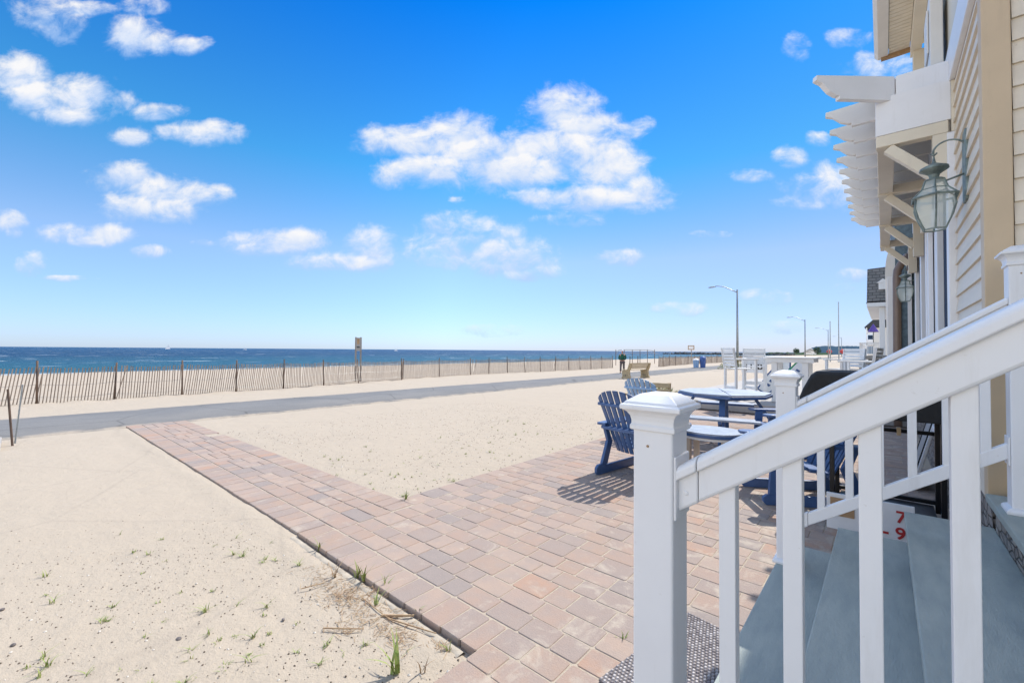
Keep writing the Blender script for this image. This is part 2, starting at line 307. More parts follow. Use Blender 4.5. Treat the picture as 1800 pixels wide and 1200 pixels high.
M['farhill'] = foliage_mat('far_headland', (.035, .065, .10), (.055, .09, .125))
M['rock'] = mat('dark_jetty_rock', (.09, .09, .095), .9, .3, .3)

# ------------------------------------------------------------------ mesh helpers
OFF = {}
class MB:
    def __init__(s): s.v = []; s.f = []; s.t = []
    def add(s, vs, fs, tone=0):
        b = len(s.v); s.v += [tuple(p) for p in vs]; s.f += [tuple(i+b for i in f) for f in fs]; s.t += [tone]*len(fs); return s
    def box(s, x0, x1, y0, y1, z0, z1, mx=None, tone=0):
        vs = [Vector(p) for p in ((x0,y0,z0),(x1,y0,z0),(x1,y1,z0),(x0,y1,z0),(x0,y0,z1),(x1,y0,z1),(x1,y1,z1),(x0,y1,z1))]
        if mx: vs = [mx @ p for p in vs]
        return s.add(vs, [(0,3,2,1),(4,5,6,7),(0,1,5,4),(1,2,6,5),(2,3,7,6),(3,0,4,7)], tone)
    def bar(s, p, q, w, h, up=(0, 0, 1)):
        p, q = Vector(p), Vector(q); d = (q-p).normalized(); u = Vector(up)
        if abs(d.dot(u)) > .98: u = Vector((0, 1, 0))
        r = d.cross(u).normalized(); u = r.cross(d).normalized(); vs = []
        for c in (p, q):
            for a, b in ((-1,-1),(1,-1),(1,1),(-1,1)): vs.append(c+r*w/2*a+u*h/2*b)
        return s.add(vs, [(0,1,2,3),(7,6,5,4),(0,4,5,1),(1,5,6,2),(2,6,7,3),(3,7,4,0)])
    def tube(s, pts, r, n=8, cap=True):
        pts = [Vector(p) for p in pts]; rs = r if isinstance(r, (list, tuple)) else [r]*len(pts); vs = []; fs = []
        ref = None
        for i, p in enumerate(pts):
            d = (pts[min(i+1, len(pts)-1)]-pts[max(i-1, 0)]).normalized()
            if ref is None: ref = Vector((0, 0, 1)) if abs(d.z) < .9 else Vector((1, 0, 0))
            a = d.cross(ref).normalized(); b = a.cross(d).normalized(); ref = b
            for k in range(n): t = 2*PI*k/n; vs.append(p+(a*math.cos(t)+b*math.sin(t))*rs[i])
        for i in range(len(pts)-1):
            for k in range(n): k2 = (k+1) % n; fs.append((i*n+k, i*n+k2, (i+1)*n+k2, (i+1)*n+k))
        if cap: fs.append(tuple(range(n))[::-1]); fs.append(tuple(range((len(pts)-1)*n, len(pts)*n)))
        return s.add(vs, fs)
    def prism(s, poly, ex):
        ex = Vector(ex); a = [Vector(p) for p in poly]; n = len(a); vs = a+[p+ex for p in a]
        return s.add(vs, [tuple(range(n))[::-1], tuple(range(n, 2*n))]+[(i, (i+1) % n, (i+1) % n+n, i+n) for i in range(n)])
    def lathe(s, prof, c=(0, 0, 0), n=16, rot=0, sx=1, sy=1):
        vs = []; fs = []
        for (r, z) in prof:
            for k in range(n): t = 2*PI*k/n+rot; vs.append((c[0]+r*math.cos(t)*sx, c[1]+r*math.sin(t)*sy, c[2]+z))
        m = len(prof)
        for i in range(m-1):
            for k in range(n): k2 = (k+1) % n; fs.append((i*n+k, i*n+k2, (i+1)*n+k2, (i+1)*n+k))
        fs.append(tuple(range(n))[::-1]); fs.append(tuple(range((m-1)*n, m*n))); return s.add(vs, fs)
    def build(s, name, m, parent=None, bevel=0, smooth=False, seg=2, tone=False):
        off = OFF.get(parent.name, Vector()) if parent else Vector()
        me = bpy.data.meshes.new(name); me.from_pydata([tuple(Vector(p)-off) for p in s.v], [], s.f)
        if tone:
            a = me.attributes.new('tone', 'FLOAT', 'FACE'); a.data.foreach_set('value', s.t)
        o = bpy.data.objects.new(name, me); COL.objects.link(o)
        bm = bmesh.new(); bm.from_mesh(me); bmesh.ops.recalc_face_normals(bm, faces=bm.faces); bm.to_mesh(me); bm.free()
        me.materials.append(m)
        if smooth:
            for p in me.polygons: p.use_smooth = True
        if parent: o.parent = parent; OFF[o.name] = off
        if bevel:
            b = o.modifiers.new('b', 'BEVEL'); b.width = bevel; b.segments = seg; b.limit_method = 'ANGLE'; b.angle_limit = rad(35)
        return o
def tag(o, label, cat, group=None):
    o['label'] = label; o['category'] = cat
    if group: o['group'] = group
    return o
def thing(name, label, cat, loc=(0, 0, 0), group=None, world=True):
    o = bpy.data.objects.new(name, None); COL.objects.link(o); o.empty_display_size = .2; tag(o, label, cat, group)
    if world: o.location = loc; OFF[o.name] = Vector(loc)
    return o
KIDS = {}
def dup(o, loc, rz, label, parent=None):
    c = o.copy(); COL.objects.link(c)
    if parent: c.parent = parent
    else: c.location = loc; c.rotation_euler = (0, 0, rz); c['label'] = label
    for ch in [x for x in bpy.data.objects if x.parent == o]: dup(ch, None, 0, None, c)
    return c
def structure(o): o['kind'] = 'structure'; return o
def text_mesh(name, body, size, m, mx, parent, depth=.002):
    cu = bpy.data.curves.new(name, 'FONT'); cu.body = body; cu.size = size; cu.extrude = depth; cu.align_x = 'CENTER'; cu.offset = size*.02
    to = bpy.data.objects.new(name+'_t', cu); COL.objects.link(to); bpy.context.view_layer.update()
    me = bpy.data.meshes.new_from_object(to); bpy.data.objects.remove(to)
    off = OFF.get(parent.name, Vector()) if parent else Vector()
    for v in me.vertices: v.co = mx @ v.co - off
    o = bpy.data.objects.new(name, me); COL.objects.link(o); me.materials.clear(); me.materials.append(m)
    if parent: o.parent = parent; OFF[o.name] = off
    return o
def lerp(a, b, t): return a+(b-a)*t
def pw(x, pts):
    if x <= pts[0][0]: return pts[0][1]
    for (a, va), (b, vb) in zip(pts, pts[1:]):
        if x <= b: return lerp(va, vb, (x-a)/(b-a))
    return pts[-1][1]
def gz(x, y):                                  # height of the land
    z = pw(x, [(-220, -8), (-105, -3.02), (-70, -2.3), (-30, -.7), (-22, -.33), (-18.6, -.25), (-14.6, -.17), (-11.2, -.15), (-3.4, -.02), (-3, -.025), (60, -.025)])
    if x < -11.4 or x > -11: pass
    return z
# ------------------------------------------------------------------ land, sea
def make_ground():
    def axis(segs):
        out = []
        for a, b, st in segs:
            n = max(1, int(round((b-a)/st))); out += [a+(b-a)*i/n for i in range(n)]
        return out+[segs[-1][1]]
    xs = axis([(-220, -110, 8), (-110, -30, 1.2), (-30, -18, .35), (-18, -11, .25), (-11, -6, .10), (-6, -1, .05), (-1, 2, .3), (2, 60, 5), (60, 900, 60)])
    ys = axis([(-300, -20, 20), (-20, -2, .8), (-2, 5, .06), (5, 12, .15), (12, 40, .5), (40, 130, 2), (130, 1200, 25)])
    W = len(xs); vs = []
    for y in ys:
        for x in xs:
            z = gz(x, y)
            onpath = -14.5 < x < -11.0
            if x > -11 or x < -14.5:
                a = .010 if x > -11.5 else (.02 if x > -18 else .06)
                z += a*noise.noise(Vector((x*1.3, y*1.3, 1)))+a*.5*noise.noise(Vector((x*4, y*4, 5)))
                if x < -22: z += .05*noise.noise(Vector((x*.4, y*.4, 9)))
            if -11 < x < -1.5 and 1.26 < y < 1.44: z += .009
            # footprints and soft hollows
            if x > -11 and (y < 1.3 or x < -3.6): z -= .010*max(0, noise.noise(Vector((x*3.1, y*3.1, 12)))-.25)*2.2
            if x > -3.4 and y > 1.4 or x > -1.5 or (x > -11.3 and 1.43 < y < 2.35): z = min(z, gz(x, y)-.012)
            if onpath: z = gz(x, y)-.03
            vs.append((x, y, z))
    fs = [(j*W+i, j*W+i+1, (j+1)*W+i+1, (j+1)*W+i) for j in range(len(ys)-1) for i in range(W-1)]
    o = MB().add(vs, fs).build('sand', M['sand'], smooth=True); structure(o)
    # asphalt path, slightly proud, with worn edges
    m = MB(); ye = [-60+i*.5 for i in range(260)]+[70+i*4 for i in range(60)]
    va = []
    for y in ye:
        n1 = .05*noise.noise(Vector((y*.7, 0, 3)))+.02*noise.noise(Vector((y*3, 0, 8))); n2 = .05*noise.noise(Vector((y*.6, 7, 3)))
        va += [(-14.25+n2, y, gz(-14.2, y)-.04), (-14.2+n2, y, -.150), (-12.7, y, -.135), (-11.2+n1, y, -.142), (-11.15+n1, y, -.19)]
    fa = [(5*j+i, 5*j+i+1, 5*j+i+6, 5*j+i+5) for j in range(len(ye)-1) for i in range(4)]
    structure(m.add(va, fa).build('path', M['asphalt'], smooth=True))
    R = 60000
    structure(MB().add([(-R, -R, -3), (-96, -R, -3), (-96, R, -3), (-R, R, -3)], [(0, 1, 2, 3)]).build('ocean', M['water']))
    # sand filling the joints under the bricks
    m = MB(); st = 40
    for i in range(st):
        x0, x1 = lerp(-11.15, -3.3, i/st), lerp(-11.15, -3.3, (i+1)/st)
        m.add([(x0, 1.44, gz(x0, 0)+.0155), (x1, 1.44, gz(x1, 0)+.0155), (x1, 2.34, gz(x1, 0)+.0155), (x0, 2.34, gz(x0, 0)+.0155)], [(0, 1, 2, 3)])
    m.add([(-3.3, 1.44, -.0032), (-1.45, 1.44, -.0032), (-1.45, 12, -.0032), (-3.3, 12, -.0032)], [(0, 1, 2, 3)])
    m.add([(-1.45, -1.5, -.0032), (6, -1.5, -.0032), (6, 12, -.0032), (-1.45, 12, -.0032)], [(0, 1, 2, 3)])
    structure(m.build('joint_sand', M['sand']))
make_ground()

def make_pavers():
    rnd = random.Random(4); m = MB()
    def brick(x0, x1, y0, y1, zf, far=False):
        g = rnd.uniform(.0012, .0038); x0 += g; x1 -= g; y0 += g; y1 -= g
        cx, cy = (x0+x1)/2, (y0+y1)/2; a = rnd.uniform(-.012, .012); ca, sa = math.cos(a), math.sin(a)
        dz = rnd.uniform(-.0015, .0015); tx, ty = rnd.uniform(-.005, .005), rnd.uniform(-.005, .005)
        hx, hy = (x1-x0)/2, (y1-y0)/2; c = .009
        def ring(ix, iy, cc, z):
            pts = [(-ix+cc, -iy), (ix-cc, -iy), (ix, -iy+cc), (ix, iy-cc), (ix-cc, iy), (-ix+cc, iy), (-ix, iy-cc), (-ix, -iy+cc)]
            return [(cx+px*ca-py*sa, cy+px*sa+py*ca, zf(cx+px, cy)+z+dz+tx*px+ty*py) for px, py in pts]
        vs = ring(hx, hy, c, -.04)+ring(hx, hy, c, -.004)+ring(hx-.0035, hy-.0035, c, 0)
        fs = [(i, (i+1) % 8, (i+1) % 8+8, i+8) for i in range(8)]+[(i+8, (i+1) % 8+8, (i+1) % 8+16, i+16) for i in range(8)]+[tuple(range(16, 24))]
        m.add(vs, fs, rnd.random())
    zw = lambda x, y: gz(min(x, -3.35), 0)+.022 if x < -3.35 else 0.0
    zw2 = lambda x, y: pw(x, [(-11.2, -.128), (-3.4, 0.0), (9, 0.0)])
    Wd, S1, S2 = .152, .152, .228
    # soldier courses of the walk
    x = -11.15
    while x < -1.45:
        w = Wd*rnd.uniform(.97, 1.03)
        if not (-8.55 < x < -8.5): brick(x, min(x+w, -1.45), 1.43, 1.43+S2, zw2)
        if x < -3.25 and not (-8.95 < x < -8.7): brick(x, min(x+w, -3.22), 2.38-S2+.004, 2.38, zw2)
        x += w
    # field of the walk
    x = -11.15
    while x < -3.23:
        L0 = min(rnd.choice([.228, .304, .38, .456]), -3.22-x); hs = rnd.choice([(.152, .152, .183), (.183, .152, .152), (.228, .254), (.152, .228, .107), (.107, .152, .228)])
        yy = 1.663
        for hh in hs:
            n = max(1, round(L0/rnd.choice([.152, .228, .228]))); cuts = [x+L0*k/n for k in range(n+1)]
            for p, q in zip(cuts, cuts[1:]): brick(p, q, yy, yy+hh, zw2)
            yy += hh
        x += L0
    # border along the sand and the field of the patio
    y = 2.38
    while y < 11.9: brick(-3.45+.0, -3.3+.08, y, y+.228, zw2); y += .228
    def inside(x0, x1, y0, y1):
        if x1 > .44 and y1 > 3.4: return False
        return True
    for seg in (0, 1):
        xa, xb = (-3.22, -1.45) if seg == 0 else (-1.45, 1.6)
        y = 1.665 if seg == 0 else -.6
        row = 0
        ylim = 11.9
        x = xa
    def row_of(x, y, h):
        while x < 1.7:
            w = rnd.choice([.152, .19, .228, .228])
            if inside(x, x+w, y, y+h): brick(x, x+w, y, y+h, zw2)
            x += w
    y = 1.663; row = 0
    while y < 11.9:
        h = .19 if row % 3 == 2 else .152; row_of(-3.22+rnd.uniform(0, .004) if row % 2 else -3.22, y, h); y += h; row += 1
    y = 1.663
    while y > -.8:
        h = rnd.choice([.152, .152, .19]); row_of(-1.45, y-h, h); y -= h
    o = m.build('patio', M['paver'], tone=True); structure(o)
make_pavers()

def walk_edge():
    # rough concrete haunching that shows beside the soldier course
    rnd = random.Random(2); m = MB(); pts = [(-4.3, 1.37), (-3.9, 1.355), (-3.4, 1.35), (-3.04, 1.335), (-2.79, 1.325), (-2.41, 1.33), (-2.1, 1.345), (-1.99, 1.35), (-1.64, 1.37), (-1.5, 1.36)]
    xs = [-4.3+i*.03 for i in range(94)]; vs = []
    for i, x in enumerate(xs):
        w = .075*min(1, (x+4.32)*1.2)*(1+.35*noise.noise(Vector((x*6, 0, 0)))); j = .02*noise.noise(Vector((x*14, 3, 0)))
        z = gz(x, 0)
        vs += [(x, 1.425-w+j, z-.03), (x, 1.425-w+j+.012, z-.001+.005*noise.noise(Vector((x*20, 1, 0)))), (x, 1.41, z+.004+.004*noise.noise(Vector((x*25, 5, 0)))), (x, 1.43, z-.02)]
    fs = [(4*i+k, 4*i+k+1, 4*i+k+5, 4*i+k+4) for i in range(len(xs)-1) for k in range(3)]
    structure(m.add(vs, fs).build('concrete_edging', M['kerbc'], smooth=True))
walk_edge()

# ------------------------------------------------------------------ house
def lap_wall(m, axis, c, a0, a1, z0, z1, ex=.121, out=-1, proud=.016):
    """clapboards on the plane axis=c running from a0 to a1, facing out"""
    z = z0; 
    while z < z1-.01:
        zt = min(z+ex, z1)
        lo, hi = c+out*proud, c+out*.002
        prof = [(c-out*.02, z), (lo, z), (lo+out*.0, z+.004), (hi, zt), (c-out*.02, zt)]
        if axis == 'x': m.prism([(p, a0, q) for p, q in prof], (0, a1-a0, 0))
        else: m.prism([(a0, p, q) for p, q in prof], (a1-a0, 0, 0))
        z += ex
    return m
def make_house():
    h = thing('beach_house', 'cream clapboard house with a white pergola over its glass doors', 'house', (.43, 3.4, 0))
    X = .43; Y0 = 3.4; Y1 = 10.3
    # masonry base
    MB().box(X+.0, 8, Y0+.02, Y1-.01, -.1, .62).build('stone_base', M['stone'], h)
    # core behind the cladding
    MB().box(X+.03, 8, Y0+.03, Y1-.03, .62, 3.9).box(X+.40, 8, Y0+.03, Y1-.03, 3.9, 6.8).build('core', M['cream'], h)
    fw = MB(); lap_wall(fw, 'x', X, Y0+.09, 4.66, .62, 3.50); fw.build('front_siding', M['siding'], h)
    lap_wall(MB(), 'x', X, 9.45, 10.2, .62, 3.5).build('front_siding', M['siding'], h)
    sw = MB(); lap_wall(sw, 'y', Y0, X+.09, 3.6, .62, 6.7); sw.build('side_siding', M['siding'], h)
    MB().box(X-.022, X+.085, Y0-.028, Y0-.001, .62, 6.75).box(X-.022, X-.001, Y0, Y0+.075, .62, 3.48).build('corner_board', M['trim_tan'], h, .004)
    # white band at floor level, smooth parapet above it
    MB().box(X-.035, X-.001, Y0+.03, 10.29, 3.50, 3.78).build('floor_band', M['vinyl'], h, .005)
    MB().box(X-.012, X+.03, Y0+.06, 10.28, 3.785, 4.45).build('parapet_panel', M['cream'], h, .004)
    MB().box(X-.05, X+.06, Y0+.0, 10.28, 4.455, 4.50).build('parapet_cap', M['vinyl'], h, .006)
    uw = MB(); lap_wall(uw, 'x', X+.40, Y0+.2, 10.25, 4.45, 6.75); uw.build('upper_siding', M['siding'], h)
    MB().box(X-.01, X+.4, 10.05, 10.28, 4.5, 6.62).build('upper_column', M['cream'], h, .004)
    for yy in (4.1, 6.3):
        w = MB(); w.box(X+.33, X+.385, yy, yy+.11, 4.7, 6.5).box(X+.33, X+.385, yy+1.3, yy+1.41, 4.7, 6.5).box(X+.33, X+.385, yy+.11, yy+1.3, 6.39, 6.5).box(X+.33, X+.385, yy+.11, yy+1.3, 4.7, 4.8)
        f = w.build('upper_window', M['brown'], h, .004)
        MB().box(X+.372, X+.38, yy+.112, yy+1.298, 4.802, 6.388).build('pane', M['glass_dark'], f)
    for yy in (4.95,):
        MB().box(X-.12, X-.04, yy, yy+.42, 3.80, 4.44).box(X-.135, X-.122, yy+.07, yy+.35, 3.95, 4.32).build('shutter_box', M['vinyl_dull'], h, .008)
    # eaves: beam, grooved soffit, gutter, roof
    MB().box(X-.04, X+.10, Y0-.3, 10.27, 6.62, 6.82).build('eave_beam', M['cream'], h, .006)
    sf = MB(); y = Y0-.35
    while y < 10.2: sf.box(.105, X-.045, y, y+.088, 6.80, 6.815); sf.box(.105, X-.045, y+.088, y+.1, 6.806, 6.815); y += .1
    sf.box(X+.105, X+.40, Y0-.3, 10.25, 6.80, 6.815); sf.build('soffit', M['cream'], h)
    g = MB(); g.prism([(.10, Y0-.4, 6.78), (-.04, Y0-.4, 6.78), (-.09, Y0-.4, 6.84), (-.095, Y0-.4, 6.93), (.10, Y0-.4, 6.93)], (0, 10.3-Y0+.4, 0)); g.build('gutter', M['vinyl_dull'], h, .006)
    MB().box(.0, X, 10.22, 10.30, 6.74, 6.80).build('eave_end_trim', M['brown'], h, .003)
    MB().prism([(-.09, Y0-.5, 6.94), (4.2, Y0-.5, 9.4), (8.4, Y0-.5, 6.94)], (0, 10.3-Y0+.5, 0)).build('roof', M['roof'], h)
    # door opening between the two lamps
    fr = MB()
    for a, b, c in ((4.66, 4.80, .05), (5.62, 5.78, .05), (6.5, 6.62, .06), (7.0, 7.12, .05), (7.9, 8.1, .05), (9.2, 9.45, .05)): fr.box(X-c, X+.02, a, b, .68, 3.1)
    fr.box(X-.03, X+.02, 4.8, 9.3, 2.95, 3.1).build('door_frame', M['vinyl'], h, .006)
    MB().box(X-.025, X+.02, 4.66, 9.45, 3.102, 3.495).build('door_header', M['cream'], h)
    for i, (a, b) in enumerate(((4.80, 5.62), (7.12, 7.9), (8.1, 9.2))):
        d = MB().box(X-.006, X+.02, a, b, .70, 2.95).build('glass_door', M['glass_dark'], h)
    for a, b2 in ((5.78, 6.499), (6.62, 7.0)): MB().box(X-.012, X+.02, a, b2, .68, 2.95).build('white_panel', M['vinyl'], h, .004)
    MB().box(X-.02, X+.02, 6.50, 6.52, .68, 3.0).build('weather_strip', M['cream'], h)
    MB().box(X-.07, X+.02, 4.5, 9.45, .60, .675).build('door_sill', M['vinyl'], h, .006)
    # wing that carries the side door, to the right of the camera
    wg = MB(); lap_wall(wg, 'x', 2.6, -4, 3.39, .62, 6.7); wg.box(2.62, 8, -4, 3.36, -.1, 6.75); wg.build('side_wing', M['siding'], h)
    # pergola on four brackets
    pg = MB().box(-.033, .085, 4.77, 9.6, 3.125, 3.20).build('pergola', M['cream'], h, .006)
    MB().box(-.04, X-.025, 4.675, 4.715, 3.205, 3.52).build('fascia', M['vinyl'], pg, .004)
    MB().box(-.035, .02, 4.72, 9.58, 3.205, 3.50).build('front_beam', M['vinyl'], pg, .004)
    def tail(y0, ang=0.0, z=3.52, L0=.02, ln=.42, base=None):
        prof = [(0, z+.16), (-ln, z+.15), (-ln-.005, z+.11), (-ln+.05, z+.085), (-ln+.11, z+.02), (-ln+.17, z-.012), (-ln+.19, z-.012), (-ln+.19, z-.04), (0, z-.04)]
        m = MB(); ca, sa = math.cos(ang), math.sin(ang); bx, by = base or (L0, y0)
        pts = [(bx+px*ca, by+px*sa, pz) for px, pz in prof]
        m.prism(pts, (-sa*.045, ca*.045, 0)); return m
    m = tail(4.7, ang=rad(43), ln=.66, base=(.085, 4.70)); m.box(.09, X+.0, 4.70, 4.745, 3.522, 3.68); m.build('rafter', M['vinyl'], pg, .003)
    for i in range(11):
        y = 4.98+i*.418; m = tail(y); m.box(.025, X-.04, y, y+.045, 3.505, 3.68); m.build('rafter', M['vinyl_dull'], pg, .003)
    rf = MB(); y = 4.76
    while y < 9.55: rf.prism([(-.10, y, 3.685), (-.10, y+.04, 3.70), (-.10, y+.08, 3.685), (-.10, y+.08, 3.692), (-.10, y+.04, 3.707), (-.10, y, 3.692)], (X+.06, 0, 0)); y += .08
    rf.build('roof_sheet', M['vinyl'], pg)
    for y in (4.70, 6.15, 7.65, 9.15):
        b = MB().box(-.038, X-.04, y-.022, y+.068, 3.11, 3.2035).box(X-.13, X-.03, y-.021, y+.067, 2.66, 3.109)
        b.bar((.04, y+.023, 3.095), (X-.12, y+.023, 2.80), .07, .075)
        b.build('bracket', M['cream'], pg, .004)
    return h
make_house()
def neighbours():
    # next house up the shore: seen edge-on past the pergola
    h = thing('neighbour_house', 'blue-grey shingled house with white corner boards and a brown downspout', 'house', (.06, 12, 0))
    MB().box(.19, 7, 12.02, 19, -.1, 6.4).build('side_wall', M['bluewall'], h)
    MB().box(.06, .165, 11.95, 12.6, 0, 3.0).box(.375, .44, 11.96, 12.0, 0, 3.2).box(.245, .27, 11.97, 12.01, 0, 2.9).build('corner_board', M['vinyl'], h, .006)
    ar = MB(); pts = [(.02, 12.2, 1.0)]
    pts = [(.05, 12.1, 1.0), (.03, 12.1, 3.1)]+[(.03+.17*(1-math.cos(t)), 12.1, 3.1+.62*math.sin(t)) for t in [i*PI/16 for i in range(1, 9)]]+[(.30, 12.1, 3.72), (.30, 12.1, 1.0)]
    ar.prism(pts, (0, .15, 0)).build('arched_bay', M['vinyl_dull'], h, .004)
    MB().prism([(.1, 11.9, 6.4), (3.6, 11.9, 8.9), (7.1, 11.9, 6.4)], (0, 7.2, 0)).build('roof', M['roof'], h)
    MB().tube([(.34, 10.75, 3.20), (.31, 10.72, 3.14), (.25, 10.7, 3.05), (.20, 10.68, 2.93), (.19, 10.66, 2.8), (.185, 10.66, 1.2), (.185, 10.66, .05)], .062, 12).build('downspout', M['brownpipe'], h, smooth=True)
    MB().box(.36, 7, 10.4, 12.0, 3.1, 3.4).build('connecting_gutter', M['brownpipe'], h)
    # house with the porch roof
    p = thing('porch_house', 'white house whose grey shingled porch roof stands on tall white columns', 'house', (-.5, 22, 0))
    MB().box(.9, 8, 22.3, 31, -.1, 6.5).build('wall', M['vinyl_dull'], p)
    me_r = MB().add([(-.52, 21.8, 3.36), (-.52, 30.5, 3.36), (.9, 30.5, 4.8), (.9, 21.8, 4.8)], [(0, 1, 2, 3)]).add([(-.50, 21.8, 3.40), (-.47, 21.8, 4.68), (.9, 21.8, 4.75), (.9, 21.8, 3.40)], [(0, 1, 2, 3)]).add([(-.5, 21.8, 3.4), (-.5, 30.5, 3.4), (-.47, 30.5, 4.68), (-.47, 21.8, 4.68)], [(0, 1, 2, 3)])
    o = me_r.build('porch_roof', M['roof'], p)
    uvl = o.data.uv_layers.new(name='UVMap')
    for li, lp in enumerate(o.data.loops):
        c = o.data.vertices[lp.vertex_index].co; uvl.data[li].uv = ((c.x+c.y*.3)*2.2, c.z*2.2)
    MB().box(-.50, .9, 21.8, 30.5, 3.20, 3.355).build('porch_beam', M['vinyl'], p, .01)
    v = MB().box(-.14, .12, 21.72, 21.79, 3.85, 4.1).prism([(-.2, 21.7, 4.1), (-.01, 21.7, 4.26), (.18, 21.7, 4.1)], (0, .1, 0)); v.build('vent', M['vinyl'], p, .005)
    for y in (22.0, 26, 30): MB().box(-.13, .04, y, y+.17, 0, 3.2).build('column', M['vinyl'], p, .01)
    MB().prism([(.7, 22.1, 6.5), (4.4, 22.1, 9), (8.2, 22.1, 6.5)], (0, 9.2, 0)).build('roof', M['roof'], p)
    MB().box(-.6, .9, 22, 30.5, -.05, .9).build('porch_deck', M['slab'], p)
    r = thing('deck_railing', 'white picket railing round the raised deck below the porch columns', 'railing', (-.9, 28, .9))
    MB().box(-.95, -.15, 27.98, 28.03, 1.86, 1.92).box(-.95, -.15, 27.98, 28.03, 1.0, 1.05).box(-.95, -.90, 28.04, 40, 1.86, 1.92).build('rail', M['vinyl'], r)
    bl = MB()
    for i in range(12): bl.box(-.94+i*.066, -.915+i*.066, 27.99, 28.02, 1.052, 1.858)
    for i in range(40): bl.box(-.94, -.91, 28.2+i*.28, 28.24+i*.28, .9, 1.858)
    bl.build('baluster_row', M['vinyl'], r)
    MB().box(-.97, 3, 28.1, 40, .4, .9).build('deck', M['slab'], r)
    f = thing('balcony_house', 'small far house with stacked white balconies and a hipped roof', 'house', (-1, 60, 0))
    MB().box(-.9, 6, 60, 70, -.1, 4.1).build('wall', M['vinyl_dull'], f)
    MB().prism([(-1.6, 59.6, 4.15), (-.9, 59.6, 4.9), (2.2, 59.6, 6.6), (6.2, 59.6, 4.15)], (0, 11, 0)).build('roof', M['roof'], f)
    b = MB()
    for z in (2.4, 3.35): b.box(-1.45, -.9, 59.8, 60.0, z, z+.42); 
    b.box(-1.45, -1.35, 59.7, 59.8, 0, 4.1).box(-1.5, -.9, 59.7, 70, 2.25, 2.4); b.build('balcony', M['vinyl'], f)
    for a, b2 in ((2.85, 3.3), (3.8, 4.05)): MB().box(-1.3, -.9, 59.93, 59.97, a, b2).build('window', M['glass_dark'], f)
    u = thing('patio_umbrella', 'folded purple patio umbrella standing on the far balcony', 'umbrella', (-.7, 55, 2.0))
    MB().tube([(-.78, 55, 2.0), (-.78, 55, 4.2)], .03).build('pole', M['greenmetal'], u)
    pu = mat('purple_canvas', (.10, .06, .30), .8)
    MB().lathe([(.02, .8), (.42, .05), (.40, 0), (.02, .3)], (-.78, 55, 3.45), 10).build('canopy', pu, u)
neighbours()

def lantern(y, label):
    L_ = thing('wall_lantern', label, 'lantern', (.43, y, 2.3), 'wall lanterns under the pergola')
    cx, cy, cz = .25, y, 2.22; L_.location = (.447, y, 2.355); L_.scale = (.98, 1.0, .95)
    MB().prism([(.425, y-.07, 2.36), (.425, y+.07, 2.36), (.425, y+.085, 2.42), (.425, y+.085, 2.78), (.425, y+.05, 2.86), (.425, y-.05, 2.86), (.425, y-.085, 2.78), (.425, y-.085, 2.42)], (-.03, 0, 0)).build('backplate', M['verdigris'], L_, .006)
    a = MB(); a.tube([(.40, y, 2.56)]+[(.325+.08*math.cos(t), y, 2.745+.075*math.sin(t)) for t in [i*PI/10 for i in range(11)]]+[(.235, y, 2.745), (.25, y, 2.725), (.265, y, 2.745)], .006, 8)
    a.tube([(.40, y, 2.56), (.30, y, 2.53), (.26, y, 2.56)], .007, 8).build('arm', M['verdigris'], L_, smooth=True)
    r = PI/6
    c = MB(); c.lathe([(.004, .50), (.008, .47), (.012, .455), (.02, .45), (.075, .42), (.078, .405), (.05, .385), (.03, .37), (.025, .345), (.05, .335), (.055, .325)], (cx, cy, cz), 18).build('cap', M['verdigris'], L_, smooth=False)
    c = MB().tube([(cx, cy, cz+.5), (cx, cy, cz+.56)], .004, 6).build('finial', M['verdigris'], L_)
    # six sided cage
    f = MB(); g = MB(); n = 6
    prof = [(.055, .325), (.075, .26), (.125, .205), (.112, .19), (.118, .13), (.10, .06), (.062, -.03)]
    for k in range(n):
        t = 2*PI*k/n+r; pts = [(cx+q*math.cos(t), cy+q*math.sin(t), cz+z) for q, z in prof]; f.tube(pts, .0055, 5)
    for q, z, w in ((.13, .20, .012), (.062, -.03, .007), (.072, .262, .006), (.058, .325, .006)):
        ring = [(cx+q*math.cos(2*PI*k/n+r), cy+q*math.sin(2*PI*k/n+r), cz+z) for k in range(n+1)]; f.tube(ring, w*.7, 5)
    f.build('frame', M['verdigris'], L_)
    vs = []; fs = []
    for q, z in prof:
        for k in range(n): t = 2*PI*k/n+r; vs.append((cx+q*.985*math.cos(t), cy+q*.985*math.sin(t), cz+z))
    for i in range(len(prof)-1):
        for k in range(n): fs.append((i*n+k, i*n+(k+1) % n, (i+1)*n+(k+1) % n, (i+1)*n+k))
    g.add(vs, fs).build('glass', M['glass'], L_)
    cd = MB()
    for k in range(3): t = 2*PI*k/3; cd.tube([(cx+.02*math.cos(t), cy+.02*math.sin(t), cz-.01), (cx+.02*math.cos(t), cy+.02*math.sin(t), cz+.11)], .007, 8)
    cd.build('candle_bulb', M['white'], L_)
lantern(4.12, 'large six-sided glass wall lantern on the clapboards nearest the steps')
lantern(9.55, 'smaller-looking far wall lantern in front of the brown downspout')

